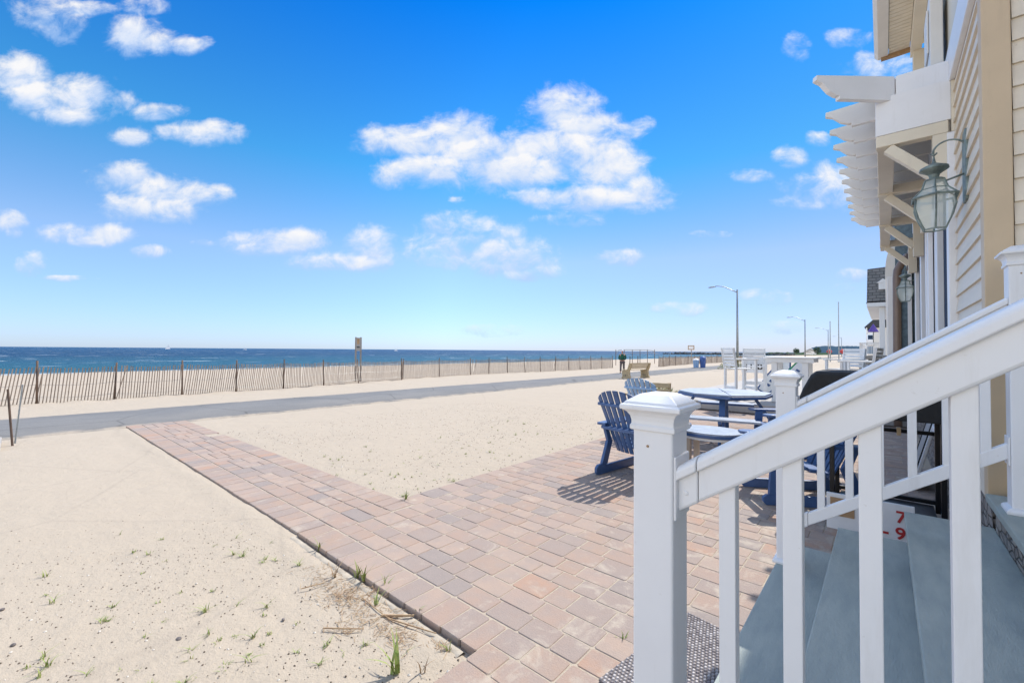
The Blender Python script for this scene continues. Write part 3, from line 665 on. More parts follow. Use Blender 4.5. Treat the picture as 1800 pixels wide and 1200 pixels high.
# ------------------------------------------------------------------ porch steps and railings
STEP = [(-.49, .17), (-.22, .34), (.078, .51), (.39, .68)]
def steps():
    s = thing('porch_steps', 'stone porch steps with smooth grey treads between two white railings', 'steps', (-.49, 1, 0))
    xe = [-.22, .078, .39, 2.55]
    for (x, z), e in zip(STEP, xe):
        y0, y1 = (.2, 3.30)
        MB().box(x, e+.03 if e < 2 else e, y0, y1, z-.038, z).build('tread', M['tread'], s, .005)
        MB().box(x+.03, e+.025, y0+.03, y1-.04, -.03, z-.0385).build('riser', M['stone'], s)
steps()
def railing(yc, label, ylab):
    s = thing('stair_railing', label, 'railing', (-.44, yc, .17), 'white stair railings')
    def z_top(x): return 1.334+.667*(x+.062)          # top of the handrail
    def newel(x0, zb, zt):
        a, b = x0, x0+.1016; y0, y1 = yc-.0508, yc+.0508
        p = MB().box(a, b, y0, y1, zb, zt).build('newel_post', M['vinyl'], s, .006, seg=3)
        c = MB(); cx, cy = (a+b)/2, yc; q = math.sqrt(2)
        # collar, cove, lip and low pyramid with a flat top
        c.lathe([(a_, b_*.80) for a_, b_ in [(.055*q, 0), (.0575*q, .002), (.0575*q, .014), (.0545*q, .02), (.0545*q, .03), (.057*q, .044), (.063*q, .056), (.071*q, .064), (.0765*q, .066), (.077*q, .078), (.074*q, .082), (.070*q, .0825), (.066*q, .090), (.04*q, .112), (.024*q, .1165), (.022*q, .117)]], (cx, cy, zt-.024), 4, PI/4)
        c.build('post_cap', M['vinyl'], p, .0035, seg=3)
        d = MB().lathe([(.009*q, -.001), (.066*q, -.001), (.069*q, .002), (.069*q, .014), (.062*q, .022), (.0515*q, .028)], (cx, cy, zb), 4, PI/4)
        d.build('base_trim', M['vinyl'], p, .003)
        e = MB().lathe([(.0035, 0), (.0028, .002)], (0, 0, 0), 10); e.v = [(cx-.012+vx, y0-.0005-vz, zt-.062+vy) for vx, vy, vz in e.v]; e.build('screw', M['brown'], p)
        return p
    newel(-.488, .17, 1.225)
    newel(.43, .68, 1.225+.60)
    xa, xb = -.386, .43
    t = MB(); w1, w2 = .044, .030
    def prof(x, zt): return [(x, yc-w2*.9, zt-.108), (x, yc-w2, zt-.10), (x, yc-w2, zt-.034), (x, yc-w1, zt-.034), (x, yc-w1, zt-.012), (x, yc-w1*.85, zt-.003), (x, yc-w1*.5, zt), (x, yc+w1*.5, zt), (x, yc+w1*.85, zt-.003), (x, yc+w1, zt-.012), (x, yc+w1, zt-.034), (x, yc+w2, zt-.034), (x, yc+w2, zt-.10), (x, yc+w2*.9, zt-.108)]
    def slope_bar(name, xa, xb, pf, zf, par=s, bv=.0035):
        m = MB(); A = pf(xa, zf(xa)); Bq = pf(xb, zf(xb)); n = len(A)
        m.add(A+Bq, [tuple(range(n))[::-1], tuple(range(n, 2*n))]+[(i, (i+1) % n, (i+1) % n+n, i+n) for i in range(n)])
        return m.build(name, M['vinyl'], par, bv)
    xj = xa+.052
    slope_bar('handrail', xj, xb, prof, z_top)
    # mounting bracket: a boot round the end of the rail and a flange on the post
    big = lambda x, zt: [(x, yc+(p[1]-yc)*1.06, p[2]-.001*0+(.0015 if p[2] > zt-.05 else -.0015)) for p in prof(x, zt)]
    br = slope_bar('rail_bracket', xa+.004, xj-.001, big, z_top)
    MB().box(xa-.0005, xa+.006, yc-.047, yc+.047, z_top(xa)-.125, z_top(xa)+.028).build('flange', M['vinyl'], br, .003)
    e = MB().lathe([(.006, 0), (.0055, .002), (.003, .003)], (0, 0, 0), 12); e.v = [(xa+.024+vx, yc-w2*1.06-vz, z_top(xa+.02)-.07+vy) for vx, vy, vz in e.v]; e.build('screw_cap', M['vinyl'], br)
    bot = lambda x, zt: [(x, yc-.020, zt-.07), (x, yc-.020, zt), (x, yc+.020, zt), (x, yc+.020, zt-.07)]
    zb = lambda x: .624+.667*(x+.124)
    slope_bar('bottom_rail', xa+.05, xb, bot, zb)
    bb = slope_bar('rail_bracket', xa+.001, xa+.049, lambda x, zt: [(x, yc-.0225, zt-.074), (x, yc-.0225, zt+.004), (x, yc+.0225, zt+.004), (x, yc+.0225, zt-.074)], zb)
    MB().box(xb-.007, xb-.0005, yc-.045, yc+.045, zb(xb)-.10, zb(xb)+.03).build('flange', M['vinyl'], s, .003)
    for i in range(6):
        x = -.275+i*.1265
        MB().box(x-.0175, x+.0175, yc-.0175, yc+.0175, zb(x)-.01, z_top(x)-.09).build('baluster', M['vinyl'], s, .002)
railing(1.091, 'near white stair railing with its capped newel post, in front of the steps', 'near')
railing(3.0, 'far white stair railing, behind the grey treads against the house corner', 'far')

# ------------------------------------------------------------------ patio furniture
def chair_proto(main, label, loc, rz):
    """Adirondack chair facing +Y of its own axes"""
    c = thing('adirondack_chair', label, 'chair', world=False, group='adirondack chairs on the brick patio')
    sl = rad(24)
    for sx in (-1, 1):
        x = sx*.27; w = .036
        prof = [(-.47, .0), (.42, 0), (.45, .03), (.45, .07), (.42, .095), (-.30, .095), (-.36, .115), (-.46, .115), (-.50, .08), (-.50, .03)]
        MB().prism([(x-w/2, py, pz) for py, pz in prof], (w, 0, 0)).build('skid', main, c, .006)
        MB().prism([(x-w/2, .30, .096), (x-w/2, .40, .096), (x-w/2, .37, .545), (x-w/2, .27, .545)], (w, 0, 0)).build('leg', main, c, .005)
        MB().prism([(x-w/2-.0, -.40, .117), (x-w/2, -.30, .10), (x-w/2, -.20, .36), (x-w/2, -.29, .37)], (w, 0, 0)).build('leg', main, c, .005)
        MB().prism([(x-w/2, -.29, .371), (x-w/2, -.21, .361), (x-w/2, -.29, .545), (x-w/2, -.36, .545)], (w, 0, 0)).build('arm_support', main, c, .005)
        arm = [(.245, -.36), (.36, -.36), (.40, .10), (.41, .38), (.37, .44), (.28, .45), (.235, .40), (.235, .0)]
        MB().prism([(sx*ax, ay, .546) for ax, ay in arm], (0, 0, .028)).build('armrest', main, c, .005)
    st = MB()
    for i in range(6):
        t0 = i/6; y = lerp(.40, -.14, t0); z = lerp(.385, .265, t0); st.box(-.26, .26, y-.078, y, z, z+.024)
    st.build('seat', main, c, .004)
    # fan of back boards
    n = 7; b = MB(); wb, wt = .47, .62
    def bp(u, h, th):            # u -.5...5 across, h 0..1 up the back
        w = lerp(wb, wt, h); z = .24+h*.78*math.cos(sl)*1.02; y = -.13-h*.78*math.sin(sl)*1.05-th*math.cos(sl)
        y -= .05*(1-(2*u)**2)*1.0
        return (u*w, y, z-th*math.sin(sl)*0)
    for i in range(n):
        g = .012/.6
        u0, u1 = i/n-.5+g, (i+1)/n-.5-g; ks = [u0, (u0+u1)/2, u1]
        top = [math.sqrt(max(0, 1-(u/.53)**2))*.26+.745 for u in ks]
        poly = [(u0, 0), (u1, 0)]+[(k, t) for k, t in zip(ks[::-1], top[::-1])]
        A = [bp(u, h, 0) for u, h in poly]; Bq = [bp(u, h, .022) for u, h in poly]; m_ = len(A)
        b.add(A+Bq, [tuple(range(m_)), tuple(range(m_, 2*m_))[::-1]]+[(k, (k+1) % m_, (k+1) % m_+m_, k+m_) for k in range(m_)])
    b.build('backrest', main, c, .003)
    for h, dpt, wd in ((.37, .075, .62), (.75, .028, .60)):
        ps = []; qs = []
        for i in range(11):
            u = i/10-.5; x, y, z = bp(u, h, .024); ps.append((x*wd/lerp(wb, wt, h)*1.0, y-.002, z)); qs.append((x*wd/lerp(wb, wt, h), y-dpt, z))
        m = MB(); m.prism(ps+qs[::-1], (0, 0, .032)); m.build('back_brace', main, c, .004)
    c.location = loc; c.rotation_euler = (0, 0, rz)
    return c
ch = chair_proto(M['navy'], 'blue adirondack chair seen from behind, left of the near newel post', (-2.13, 4.76, .0), rad(-8))
chair_proto(M['lightblue'], 'pale blue adirondack chair just beyond the near newel post, fanned back facing the sand', (-2.93, 7.06, 0), rad(-10))
dup(ch, (-.98, 7.05, 0), rad(118), 'blue adirondack chair half hidden by the far newel post')
dup(ch, (-.62, 5.0, 0), rad(122), 'blue adirondack chair whose skids show between the balusters beside the steps')

def picnic():
    c = thing('picnic_table', 'octagonal navy picnic table with a pale weathered top and attached benches', 'picnic table', (-2.0, 7.65, 0))
    x0, y0 = -2.0, 7.65; R_ = .69
    def rot(px, py, a): return (x0+px*math.cos(a)-py*math.sin(a), y0+px*math.sin(a)+py*math.cos(a))
    t = MB(); n = 8; g = .004
    for k in range(8):
        a0 = 2*PI*(k+.5)/8+g; a1 = 2*PI*(k+1.5)/8-g; am = (a0+a1)/2
        t.prism([(x0+.03*math.cos(am), y0+.03*math.sin(am), .727), (x0+R_*math.cos(a0), y0+R_*math.sin(a0), .727), (x0+R_*math.cos(a1), y0+R_*math.sin(a1), .727)], (0, 0, .022))
    t.build('tabletop', M['bluetop'], c, .003)
    e = MB(); rr = [(x0+R_*1.004*math.cos(2*PI*(k+.5)/8), y0+R_*1.004*math.sin(2*PI*(k+.5)/8)) for k in range(8)]
    for k in range(8): p, q = rr[k], rr[(k+1) % 8]; e.bar((p[0], p[1], .705), (q[0], q[1], .705), .035, .040)
    e.build('table_apron', M['navy'], c, .003)
    for k in range(4):
        a = PI/2*k+rad(12); d = 1.02
        p = rot(d, -.44, a); q = rot(d, .44, a); m = MB()
        m.bar((p[0], p[1], .44), (q[0], q[1], .44), .13, .03)
        p2 = rot(d+.145, -.5, a); q2 = rot(d+.145, .5, a); m.bar((p2[0], p2[1], .44), (q2[0], q2[1], .44), .13, .03)
        bn = m.build('bench', M['bluetop'], c, .004)
        MB().bar((*rot(d-.068, -.44, a), .436), (*rot(d-.068, .44, a), .436), .006, .038).build('bench_edge', M['navy'], bn)
        lg = MB(); lg.bar((*rot(.42, 0, a), .70), (*rot(.86, 0, a), .02), .085, .045); lg.build('leg', M['navy'], c, .004)
        MB().bar((*rot(.55, 0, a), .405), (*rot(1.22, 0, a), .405), .045, .04).bar((*rot(.06, 0, a), .62), (*rot(.45, 0, a), .66), .05, .05).build('seat_support', M['navy'], c, .003)
        MB().bar((*rot(1.12, 0, a), .40), (*rot(.88, 0, a), .05), .05, .035).build('brace', M['navy'], c, .003)
    MB().tube([(x0, y0, .0), (x0, y0, .72)], .022, 10).build('centre_pole', M['navy'], c)
picnic()
def side_table():
    x0, y0 = -1.56, 5.38
    c = thing('side_table', 'small oval side table with pale blue top right of the near newel post', 'side table', (x0, y0, 0))
    t = MB(); a = .36; b = .30; n = 28
    for i in range(6):
        u0, u1 = -b+i*2*b/6+.003, -b+(i+1)*2*b/6-.003
        def xe(v): return a*math.sqrt(max(0, 1-(v/b)**2))
        vs = [lerp(u0, u1, k/4) for k in range(5)]
        poly = [(x0+xe(v), y0+v, .462) for v in vs]+[(x0-xe(v), y0+v, .462) for v in vs[::-1]]
        t.prism(poly, (0, 0, .02))
    t.build('tabletop', M['bluetop'], c, .002)
    MB().lathe([(.362, -.020), (.368, -.015), (.368, .012), (.362, .0175)], (x0, y0, .445), 36, sy=.835).build('table_edge', M['navy'], c)
    MB().lathe([(.335, 0), (.335, .03)], (x0, y0, .394), 30, sy=.82).build('table_apron', M['whitepoly'], c)
    for sx in (-1, 1):
        for sy in (-1, 1):
            MB().box(x0+sx*.20-.03, x0+sx*.20+.03, y0+sy*.15-.03, y0+sy*.15+.03, 0, .395).build('leg', M['taupe'], c, .004)
side_table()
def grill():
    c = thing('covered_grill', 'large black covered grill on a black steel frame beside the house steps', 'grill', (0, 5.0, 0))
    # draped hood
    pr = [(-.58, .86), (-.60, .95), (-.56, 1.08), (-.50, 1.20), (-.46, 1.235), (.34, 1.24), (.40, 1.1), (.40, .86)]
    m = MB(); ys = [4.62, 4.645, 4.72, 5.15, 5.27]; sc = [.93, .985, 1.0, 1.0, .94]; vs = []; n = len(pr)
    for y, k in zip(ys, sc):
        for (x, z) in pr: vs.append((x*lerp(1, k, .3)+.004*math.sin(x*30+y*20), y, .86+(z-.86)*k))
    fs = [(i*n+j, i*n+(j+1) % n, (i+1)*n+(j+1) % n, (i+1)*n+j) for i in range(len(ys)-1) for j in range(n)]+[tuple(range(n)), tuple(range((len(ys)-1)*n, len(ys)*n))]
    m.add(vs, fs).build('cover', M['black'], c, .012, smooth=False)
    for x in (-.35, .34):
        for y in (4.68, 5.2): MB().box(x-.017, x+.017, y-.017, y+.017, .03, .92).build('leg', M['blacksteel'], c, .003)
    for y in (4.68, 5.2): MB().box(-.333, .323, y-.015, y+.015, .10, .135).build('lower_rail', M['blacksteel'], c, .003)
    MB().tube([(-.12, 5.245, .70), (.325, 5.245, .70)], .018, 10).build('handle_bar', M['blacksteel'], c)
    MB().box(.08, .11, 5.222, 5.268, .66, .73).build('clip', M['trim_tan'], c, .003)
    MB().box(-.32, .31, 4.71, 5.17, .085, .098).build('shelf', M['blacksteel'], c)
grill()
def rental_sign():
    x0, y0 = -.22, 4.02
    c = thing('notice_board', 'white notice board with red numerals and a dark photo, leaning below the grill', 'sign', (-.2, 4.2, 0))
    MB().box(-.36, .16, 4.30, 4.325, -.02, .28).build('panel', M['whitepoly'], c, .003)
    MB().box(-.36, .16, 4.296, 4.329, -.032, -.021).build('bottom_strip', M['blacksteel'], c)
    mx = Matrix.Translation((.045, 4.297, .03)) @ Matrix.Rotation(PI/2, 4, 'X')
    text_mesh('lettering', '- 9', .12, M['red'], mx, c)
    text_mesh('lettering', '7', .12, M['red'], Matrix.Translation((.085, 4.297, .15)) @ Matrix.Rotation(PI/2, 4, 'X'), c)
    ph = MB().box(-.335, -.185, 4.292, 4.2995, .11, .25).build('picture', M['brown'], c)
    e = MB().lathe([(.045, 0), (.035, .002)], (0, 0, 0), 12); e.v = [(-.255+vx, 4.291-vz, .175+vy*.8) for vx, vy, vz in e.v]; e.build('bread_loaf', M['straw'], ph)
rental_sign()
def leaning_board():
    c = thing('leaning_board', 'white and grey board with a dark piped edge leaning on the stone base', 'board', (.3, 6.2, 0))
    T = Matrix.Translation((.20, 6.35, .02)) @ Matrix.Rotation(rad(14), 4, 'Y')
    m = MB(); m.box(0, .03, -.30, .30, 0, 1.15, T); m.build('board', M['whitepoly'], c, .006)
    T2 = T
    m = MB().box(-.006, -.001, -.23, .23, .18, 1.08, T); m.build('cover_panel', M['slab'], c, .002)
    p = [(-.007, -.26, .14), (-.007, .26, .14), (-.007, .26, 1.11), (-.007, -.26, 1.11), (-.007, -.26, .14)]
    MB().tube([T @ Vector(q) for q in p], .006, 6).build('piping', M['blacksteel'], c)
leaning_board()
# bar-height dining set on the raised slab next door
def bar_chair(label, loc, rz):
    c = thing('bar_chair', label, 'bar chair', world=False, group='white bar chairs round the tall table')
    W = M['whitepoly']
    for sx in (-1, 1):
        for y, zt in ((.24, .99), (-.24, .78)): MB().box(sx*.25-.03, sx*.25+.03, y-.022, y+.022, 0, zt).build('leg', W, c, .004)
        MB().box(sx*.25-.045, sx*.25+.045, -.27, .30, .991, 1.02).build('armrest', W, c, .004)
        MB().prism([(sx*.27-.015, -.22, .781), (sx*.27-.015, -.27, .781), (sx*.27-.015, -.34, 1.28), (sx*.27-.015, -.29, 1.28)], (.03, 0, 0)).build('back_post', W, c, .003)
    MB().box(-.22, .22, .225, .255, .28, .35).build('footrest', W, c, .004)
    MB().box(-.22, .22, -.255, -.225, .28, .35).build('footrest', W, c, .004)
    s = MB()
    for i in range(5): s.box(-.21, .21, -.22+i*.093, -.135+i*.093, .762, .785)
    s.build('seat', W, c, .003)
    b = MB()
    for i in range(6): t = i/6; z = .83+i*.077; y = -.245-(z-.78)*.14; b.box(-.254, .254, y-.012, y+.012, z, z+.062)
    b.build('backrest', W, c, .003)
    c.location = loc; c.rotation_euler = (0, 0, rz); return c
def bar_set():
    z0 = .25
    # raised slab
    sl_ = MB().prism([(-4.45, 10.9, .02), (1.0, 10.9, .02), (1.0, 22, .02), (-4.45, 22, .02)], (0, 0, .20)); o = sl_.build('raised_patio', M['slab'], bevel=.01); structure(o)
    z0 = .222
    b = bar_chair('white bar chair at the left end of the tall table, nearest the camera', (-2.66, 11.6, z0), rad(-48))
    dup(b, (-2.75, 13.6, z0), rad(-165), 'far white bar chair partly hidden by the left-hand bar chair')
    dup(b, (-.38, 11.3, z0), rad(80), 'white bar chair at the right end of the tall table, nearest the house')
    dup(b, (-.75, 13.4, z0), rad(140), 'white bar chair behind the right-hand one, only its upper slats visible')
    t = thing('bar_table', 'tall white slatted bar table between the white bar chairs', 'table', (-1.65, 12.3, z0))
    W = M['whitepoly']; s = MB()
    for i in range(8): s.box(-2.2, -1.15, 11.75+i*.125, 11.865+i*.125, z0+1.04, z0+1.07)
    s.build('tabletop', W, t, .003)
    for y in (11.79, 12.68): MB().box(-2.15, -1.2, y, y+.03, z0+.94, z0+1.038).build('apron', W, t, .003)
    for x in (-1.98, -1.37):
        for y in (11.87, 12.6): MB().box(x-.06, x+.06, y-.04, y+.04, z0, z0+1.038).build('leg', W, t, .005)
    # striped boards propped beyond the table
    for i, (x, y, lab, edge) in enumerate(((-2.75, 14.6, 'white bodyboard with dark lettering propped upright behind the tall table', 'navy'), (-2.28, 14.2, 'white bodyboard with a green rim propped beside another board', 'grn'))):
        bd = thing('bodyboard', lab, 'board', (x, y, z0), 'bodyboards behind the bar table')
        T = Matrix.Translation((x, y, z0)) @ Matrix.Rotation(rad(34), 4, 'Y') @ Matrix.Rotation(rad(-12), 4, 'X')
        pr = [(-.15, 0), (.15, 0), (.18, .5), (.15, .98), (.06, 1.12), (-.06, 1.12), (-.15, .98), (-.18, .5)]
        MB().prism([T @ Vector((a, 0, b_)) for a, b_ in pr], T.to_3x3() @ Vector((0, .05, 0))).build('foam_core', W, bd, .01)
        r = MB().tube([T @ Vector((a*1.02, .02, b_*1.01)) for a, b_ in pr+[pr[0]]], .028, 6)
        r.build('rim', M['navy'] if edge == 'navy' else M['greenfoam'], bd)
        mk = MB()
        for k in range(5): mk.box(-.05, .05, -.006, -.001, .22+k*.14, .29+k*.14, T)
        mk.build('lettering', M['navy'], bd)
    s = thing('name_sign', 'small white sign with black letters hung behind the left-hand bar chair', 'sign', (-3.2, 15.2, .2))
    MB().box(-3.45, -2.75, 15.2, 15.23, .75, 1.20).build('panel', W, s, .004)
    for x in (-3.42, -2.78): MB().box(x-.02, x+.02, 15.235, 15.27, .2, 1.2).build('post', W, s)
    text_mesh('lettering', 'J L B', .26, M['blacksteel'], Matrix.Translation((-3.1, 15.195, .86)) @ Matrix.Rotation(PI/2, 4, 'X'), s)
    f = thing('storage_bench', 'low grey slatted bench box behind the right-hand bar chair', 'bench', (.2, 14, z0))
    m = MB()
    for i in range(5): m.box(-.35, .9, 13.9, 14.4, z0+.5+i*.13, z0+.59+i*.13)
    m.build('slats', M['slab'], f, .01); MB().box(-.3, .85, 13.95, 14.35, z0, z0+1.12).build('box', M['greenmetal'], f)
M['greenfoam'] = mat('green_foam', (.01, .28, .10), .5)
bar_set()

# ------------------------------------------------------------------ shore side
def fence(P, name, label):
    f = thing('sand_fence', label, 'fence', (P[0][0], P[0][1], -.25), 'sand fences')
    rnd = random.Random(len(P)); pk = MB(); wires = [MB() for _ in range(3)]; acc = 0
    zs = [gz(x, y) for x, y in P]
    hs = [rnd.uniform(1.16, 1.26) for _ in P]
    for i, (x, y) in enumerate(P):
        z = zs[i]; l = rnd.uniform(-.04, .04); h = hs[i]
        MB().tube([(x, y, z-.2), (x+l*.5, y+l*.6, z+h*.5), (x+l, y+l*1.4, z+h)], [.028, .026, .024], 8).build('post', M['post_wood'], f, smooth=True)
    for i in range(len(P)-1):
        a = Vector((*P[i], zs[i])); b = Vector((*P[i+1], zs[i+1])); d = b-a; Ln = d.length; n = int(Ln/.07)
        tilt0 = .10+.05*math.sin(i*1.7); u = d.normalized()
        for k in range(n):
            t = (k+.5)/n; p = a.lerp(b, t); sag = -.06*math.sin(PI*t)
            tl = tilt0+.05*noise.noise(Vector((i*3+t*2, 0, 0)))+rnd.uniform(-.015, .015)
            if i == 0 and t > .55: tl = lerp(.25, -.25, (t-.55)/.45)*rnd.uniform(.6, 1.2)
            if rnd.random() < .012: tl += rnd.uniform(-.3, .3)
            h = 1.07+rnd.uniform(-.015, .02)+sag
            pk.bar(p+Vector((0, 0, -.03)), p+Vector((0, 0, h))+u*tl, 0.025, .009, up=(-u.y, u.x, 0))
        for w, hz in zip(wires, (.18, .55, .92)):
            pts = [a.lerp(b, t/6)+Vector((0, 0, hz-.05*math.sin(PI*t/6))) for t in range(7)]; w.tube(pts, .004, 4)
    pk.build('picket_roll', M['picket'], f)
    for w in wires: w.build('wire', M['galv'], f)
FA = [(-18.7, -4.5), (-18.66, -2.2), (-18.67, .43), (-18.65, 2.1), (-18.63, 3.85), (-18.71, 5.53), (-19.0, 7.35), (-19.25, 9.18), (-19.74, 11.16), (-20.5, 14.2), (-20.77, 14.48), (-21.51, 17.74), (-21.88, 20.84), (-21.82, 22.62), (-21.46, 24.28), (-21.13, 25.97), (-20.9, 27.64), (-20.68, 29.39), (-20.51, 31.18), (-20.47, 32.94), (-20.45, 34.79), (-20.44, 36.78), (-20.43, 38.92)]
FB = [(-17.96, 44.31), (-18.24, 46.49), (-18.54, 48.85), (-18.82, 51.47), (-19.1, 54.25), (-19.2, 57.0), (-19.25, 59.72), (-19.29, 61.9), (-19.11, 64.13), (-19.09, 66.44), (-19.01, 68.97), (-18.92, 71.66), (-18.83, 74.52), (-18.8, 78), (-18.8, 82), (-18.8, 86), (-18.7, 91)]
fence(FA, 'a', 'long leaning picket sand fence seaward of the path, left of the person')
fence(FB, 'b', 'farther picket sand fence beyond the beach opening, behind the blue bins')
for x, y, lb in ((-29.5, 61.7, 'left'), (-28.7, 62.75, 'right')):
    o = MB().tube([(x, y, gz(x, y)-.1), (x+.03, y, gz(x, y)+1.3)], .06, 8).build('fence_post', M['post_wood']); tag(o, lb+' one of two dark timber posts standing on the beach beside the fence opening', 'post', 'lone posts at the beach opening')

def beach_sign():
    x, y = -21.1, 11.9; z = gz(x, y)
    s = thing('beach_sign', 'tall narrow notice on two grey wooden posts behind the sand fence', 'sign', (x, y, z))
    d = Vector((.55, .83, 0)); w = .125
    for k in (-1, 1):
        p = Vector((x, y, z))+d*w*k; MB().bar(p, p+Vector((0, 0, 2.35)), .07, .07).build('post', M['greywood'], s, .01)
    n = Vector((.83, -.55, 0)); c = Vector((x, y, 0))+n*.06
    MB().bar(c+Vector((0, 0, z+1.62)), c+Vector((0, 0, z+2.32)), .22, .03, up=(n.x, n.y, 0)).build('notice', M['slab'], s, .004)
    q = c+n*.02; MB().bar(q+Vector((0, 0, z+1.98)), q+Vector((0, 0, z+2.26)), .12, .01, up=(n.x, n.y, 0)).build('red_mark', M['brown'], s)
    MB().bar(q+Vector((0, 0, z+1.78)), q+Vector((0, 0, z+1.86)), .15, .01, up=(n.x, n.y, 0)).build('print_line', M['greenmetal'], s)
beach_sign()
def markers():
    p = thing('path_marker', 'short rusty steel stake with a thin wire leaning on it at the left edge', 'stake', (-10.2, 0, -.13))
    MB().tube([(-10.2, .0, -.2), (-10.28, -.07, .74)], .014, 8).build('stake', M['post_wood'], p)
    MB().tube([(-10.21, .02, -.1), (-10.3, .08, .80)], .010, 6).build('rod', M['galv'], p)
    o = MB().box(-10.75, -9.75, -.42, -.12, -.15, -.05).build('concrete_block', M['slab'], bevel=.015); tag(o, 'flat concrete block in the sand at the left edge, beside the steel stake', 'block')
markers()
def street_lamp(loc, h, label, ang=200):
    s = thing('street_lamp', label, 'street lamp', world=False, group='street lamps along the path')
    MB().tube([(0, 0, 0), (0, 0, h*.5), (0, 0, h)], [.11, .09, .065], 12).build('pole', M['galv'], s, smooth=True)
    MB().lathe([(.2, 0), (.2, .04), (.13, .06), (.12, .3)], (0, 0, 0), 12).build('base', M['galv'], s)
    pts = [(0, 0, h-.25), (-.6, 0, h+.05), (-1.3, 0, h+.42), (-2.0, 0, h+.58), (-2.3, 0, h+.58)]
    MB().tube(pts, [.045, .042, .038, .033, .03], 8).build('arm', M['galv'], s, smooth=True)
    o = MB().lathe([(.02, -.42), (.10, -.3), (.13, 0), (.09, .3), (.03, .42)], (0, 0, 0), 10).build('lamp_head', M['galv'], s)
    for v in o.data.vertices: x, y, z = v.co; v.co = (-2.6+z, y, h+.55+x*.55)
    s.location = loc; s.rotation_euler = (0, 0, rad(ang)); return s
l1 = street_lamp((-9.9, 42.2, -.12), 7.1, 'tall street lamp nearest the camera, its pole rising from a clump of beach shrub', -22)
dup(l1, (-10.1, 87.5, -.12), rad(-22), 'second street lamp along the path, right of the tallest-looking one')
dup(l1, (-10.3, 130, -.12), rad(-22), 'third street lamp, left of the thin flagpoles')
dup(l1, (-11.8, 199, -.12), rad(-22), 'faint farthest street lamp, beyond the flagpoles')
for (x, y, h, lab) in ((-5.2, 82, 9.0, 'taller thin grey flagpole near the right-hand bar chair'), (-6.4, 84, 6.2, 'shorter thin grey flagpole left of the taller one')):
    f = thing('flagpole', lab, 'flagpole', (x, y, -.03))
    MB().tube([(x, y, -.05), (x, y, h)], [.08, .05], 8).build('pole', M['galv'], f); MB().lathe([(.02, 0), (.10, .08), (.02, .16)], (x, y, h), 8).build('ball', M['galv'], f)

def bench(loc, label, rz):
    b = thing('park_bench', label, 'bench', world=False)
    for sx in (-1, 1):
        pr = [(-.30, 0), (.34, 0), (.28, .12), (.30, .36), (.34, .42), (-.02, .46), (-.10, .55), (-.26, .86), (-.36, .86), (-.30, .62), (-.20, .42), (-.22, .2)]
        e = MB().prism([(sx*.80-.06, y, z) for y, z in pr], (.12, 0, 0)).build('end_panel', M['concrete'], b, .012)
        tx = sx*.80-.062 if sx < 0 else sx*.80-.062
        mx = Matrix.Translation((tx, .04, .12)) @ Matrix.Rotation(-PI/2, 4, 'Z') @ Matrix.Rotation(PI/2, 4, 'X')
        text_mesh('lettering', '1 8 1', .15, M['greenmetal'], mx, e)
    s = MB()
    for i in range(4): s.box(-.9, .9, -.12+i*.115, -.02+i*.115, .465, .50)
    s.build('seat', M['concrete'], b, .006)
    k = MB()
    for i in range(3): z = .56+i*.11; y = -.17-(z-.56)*.42; k.box(-.9, .9, y-.02, y+.02, z, z+.09)
    k.build('backrest', M['concrete'], b, .006)
    b.location = loc; b.rotation_euler = (0, 0, rz); return b
bench((-10.75, 23.3, -.13), 'tan concrete park bench beside the path, in front of the walking person', rad(75))
def tan_chair():
    c = thing('patio_chair', 'tan wooden chair whose shoulders show either side of the pale blue chair back', 'chair', (-3.2, 8.0, 0))
    b = MB()
    for i in range(4): b.box(-3.81, -3.06, 8.1, 8.13, .36+i*.115, .45+i*.115)
    b.build('backrest', M['concrete'], c, .01); MB().box(-3.78, -3.1, 7.6, 8.07, .32, .355).build('seat', M['concrete'], c, .01)
    for x in (-3.80, -3.12):
        for y in (7.64, 8.135): MB().box(x, x+.05, y, y+.045, 0, .319 if y < 8 else .80).build('leg', M['concrete'], c)
        MB().box(x-.03, x+.08, 7.6, 8.09, .56, .60).build('armrest', M['concrete'], c, .01)
tan_chair()
def bins():
    for k, (x, y, lab) in enumerate(((-13.6, 42.6, 'lighter blue litter bin, the left of the two beyond the path'), (-13.1, 43.0, 'darker blue litter bin with a domed lid, the right of the two beyond the path'))):
        z = gz(x, y)
        b = thing('litter_bin', lab, 'bin', (x, y, z), 'blue litter bins by the path')
        hh = .80 if k == 0 else 1.0
        MB().lathe([(.23, 0), (.28, hh-.12), (.27, hh-.1)], (x, y, z+.04), 14).build('body', M['blueplastic'] if k else M['lightblue'], b, smooth=False)
        MB().lathe([(.29, 0), (.29, .05), (.2, .14), (.05, .19)], (x, y, z+hh-.06), 14).build('lid', M['blueplastic'] if k else M['white'], b)
        MB().lathe([(.32, 0), (.32, .038)], (x, y, z), 14).build('base', M['slab'], b)
bins()
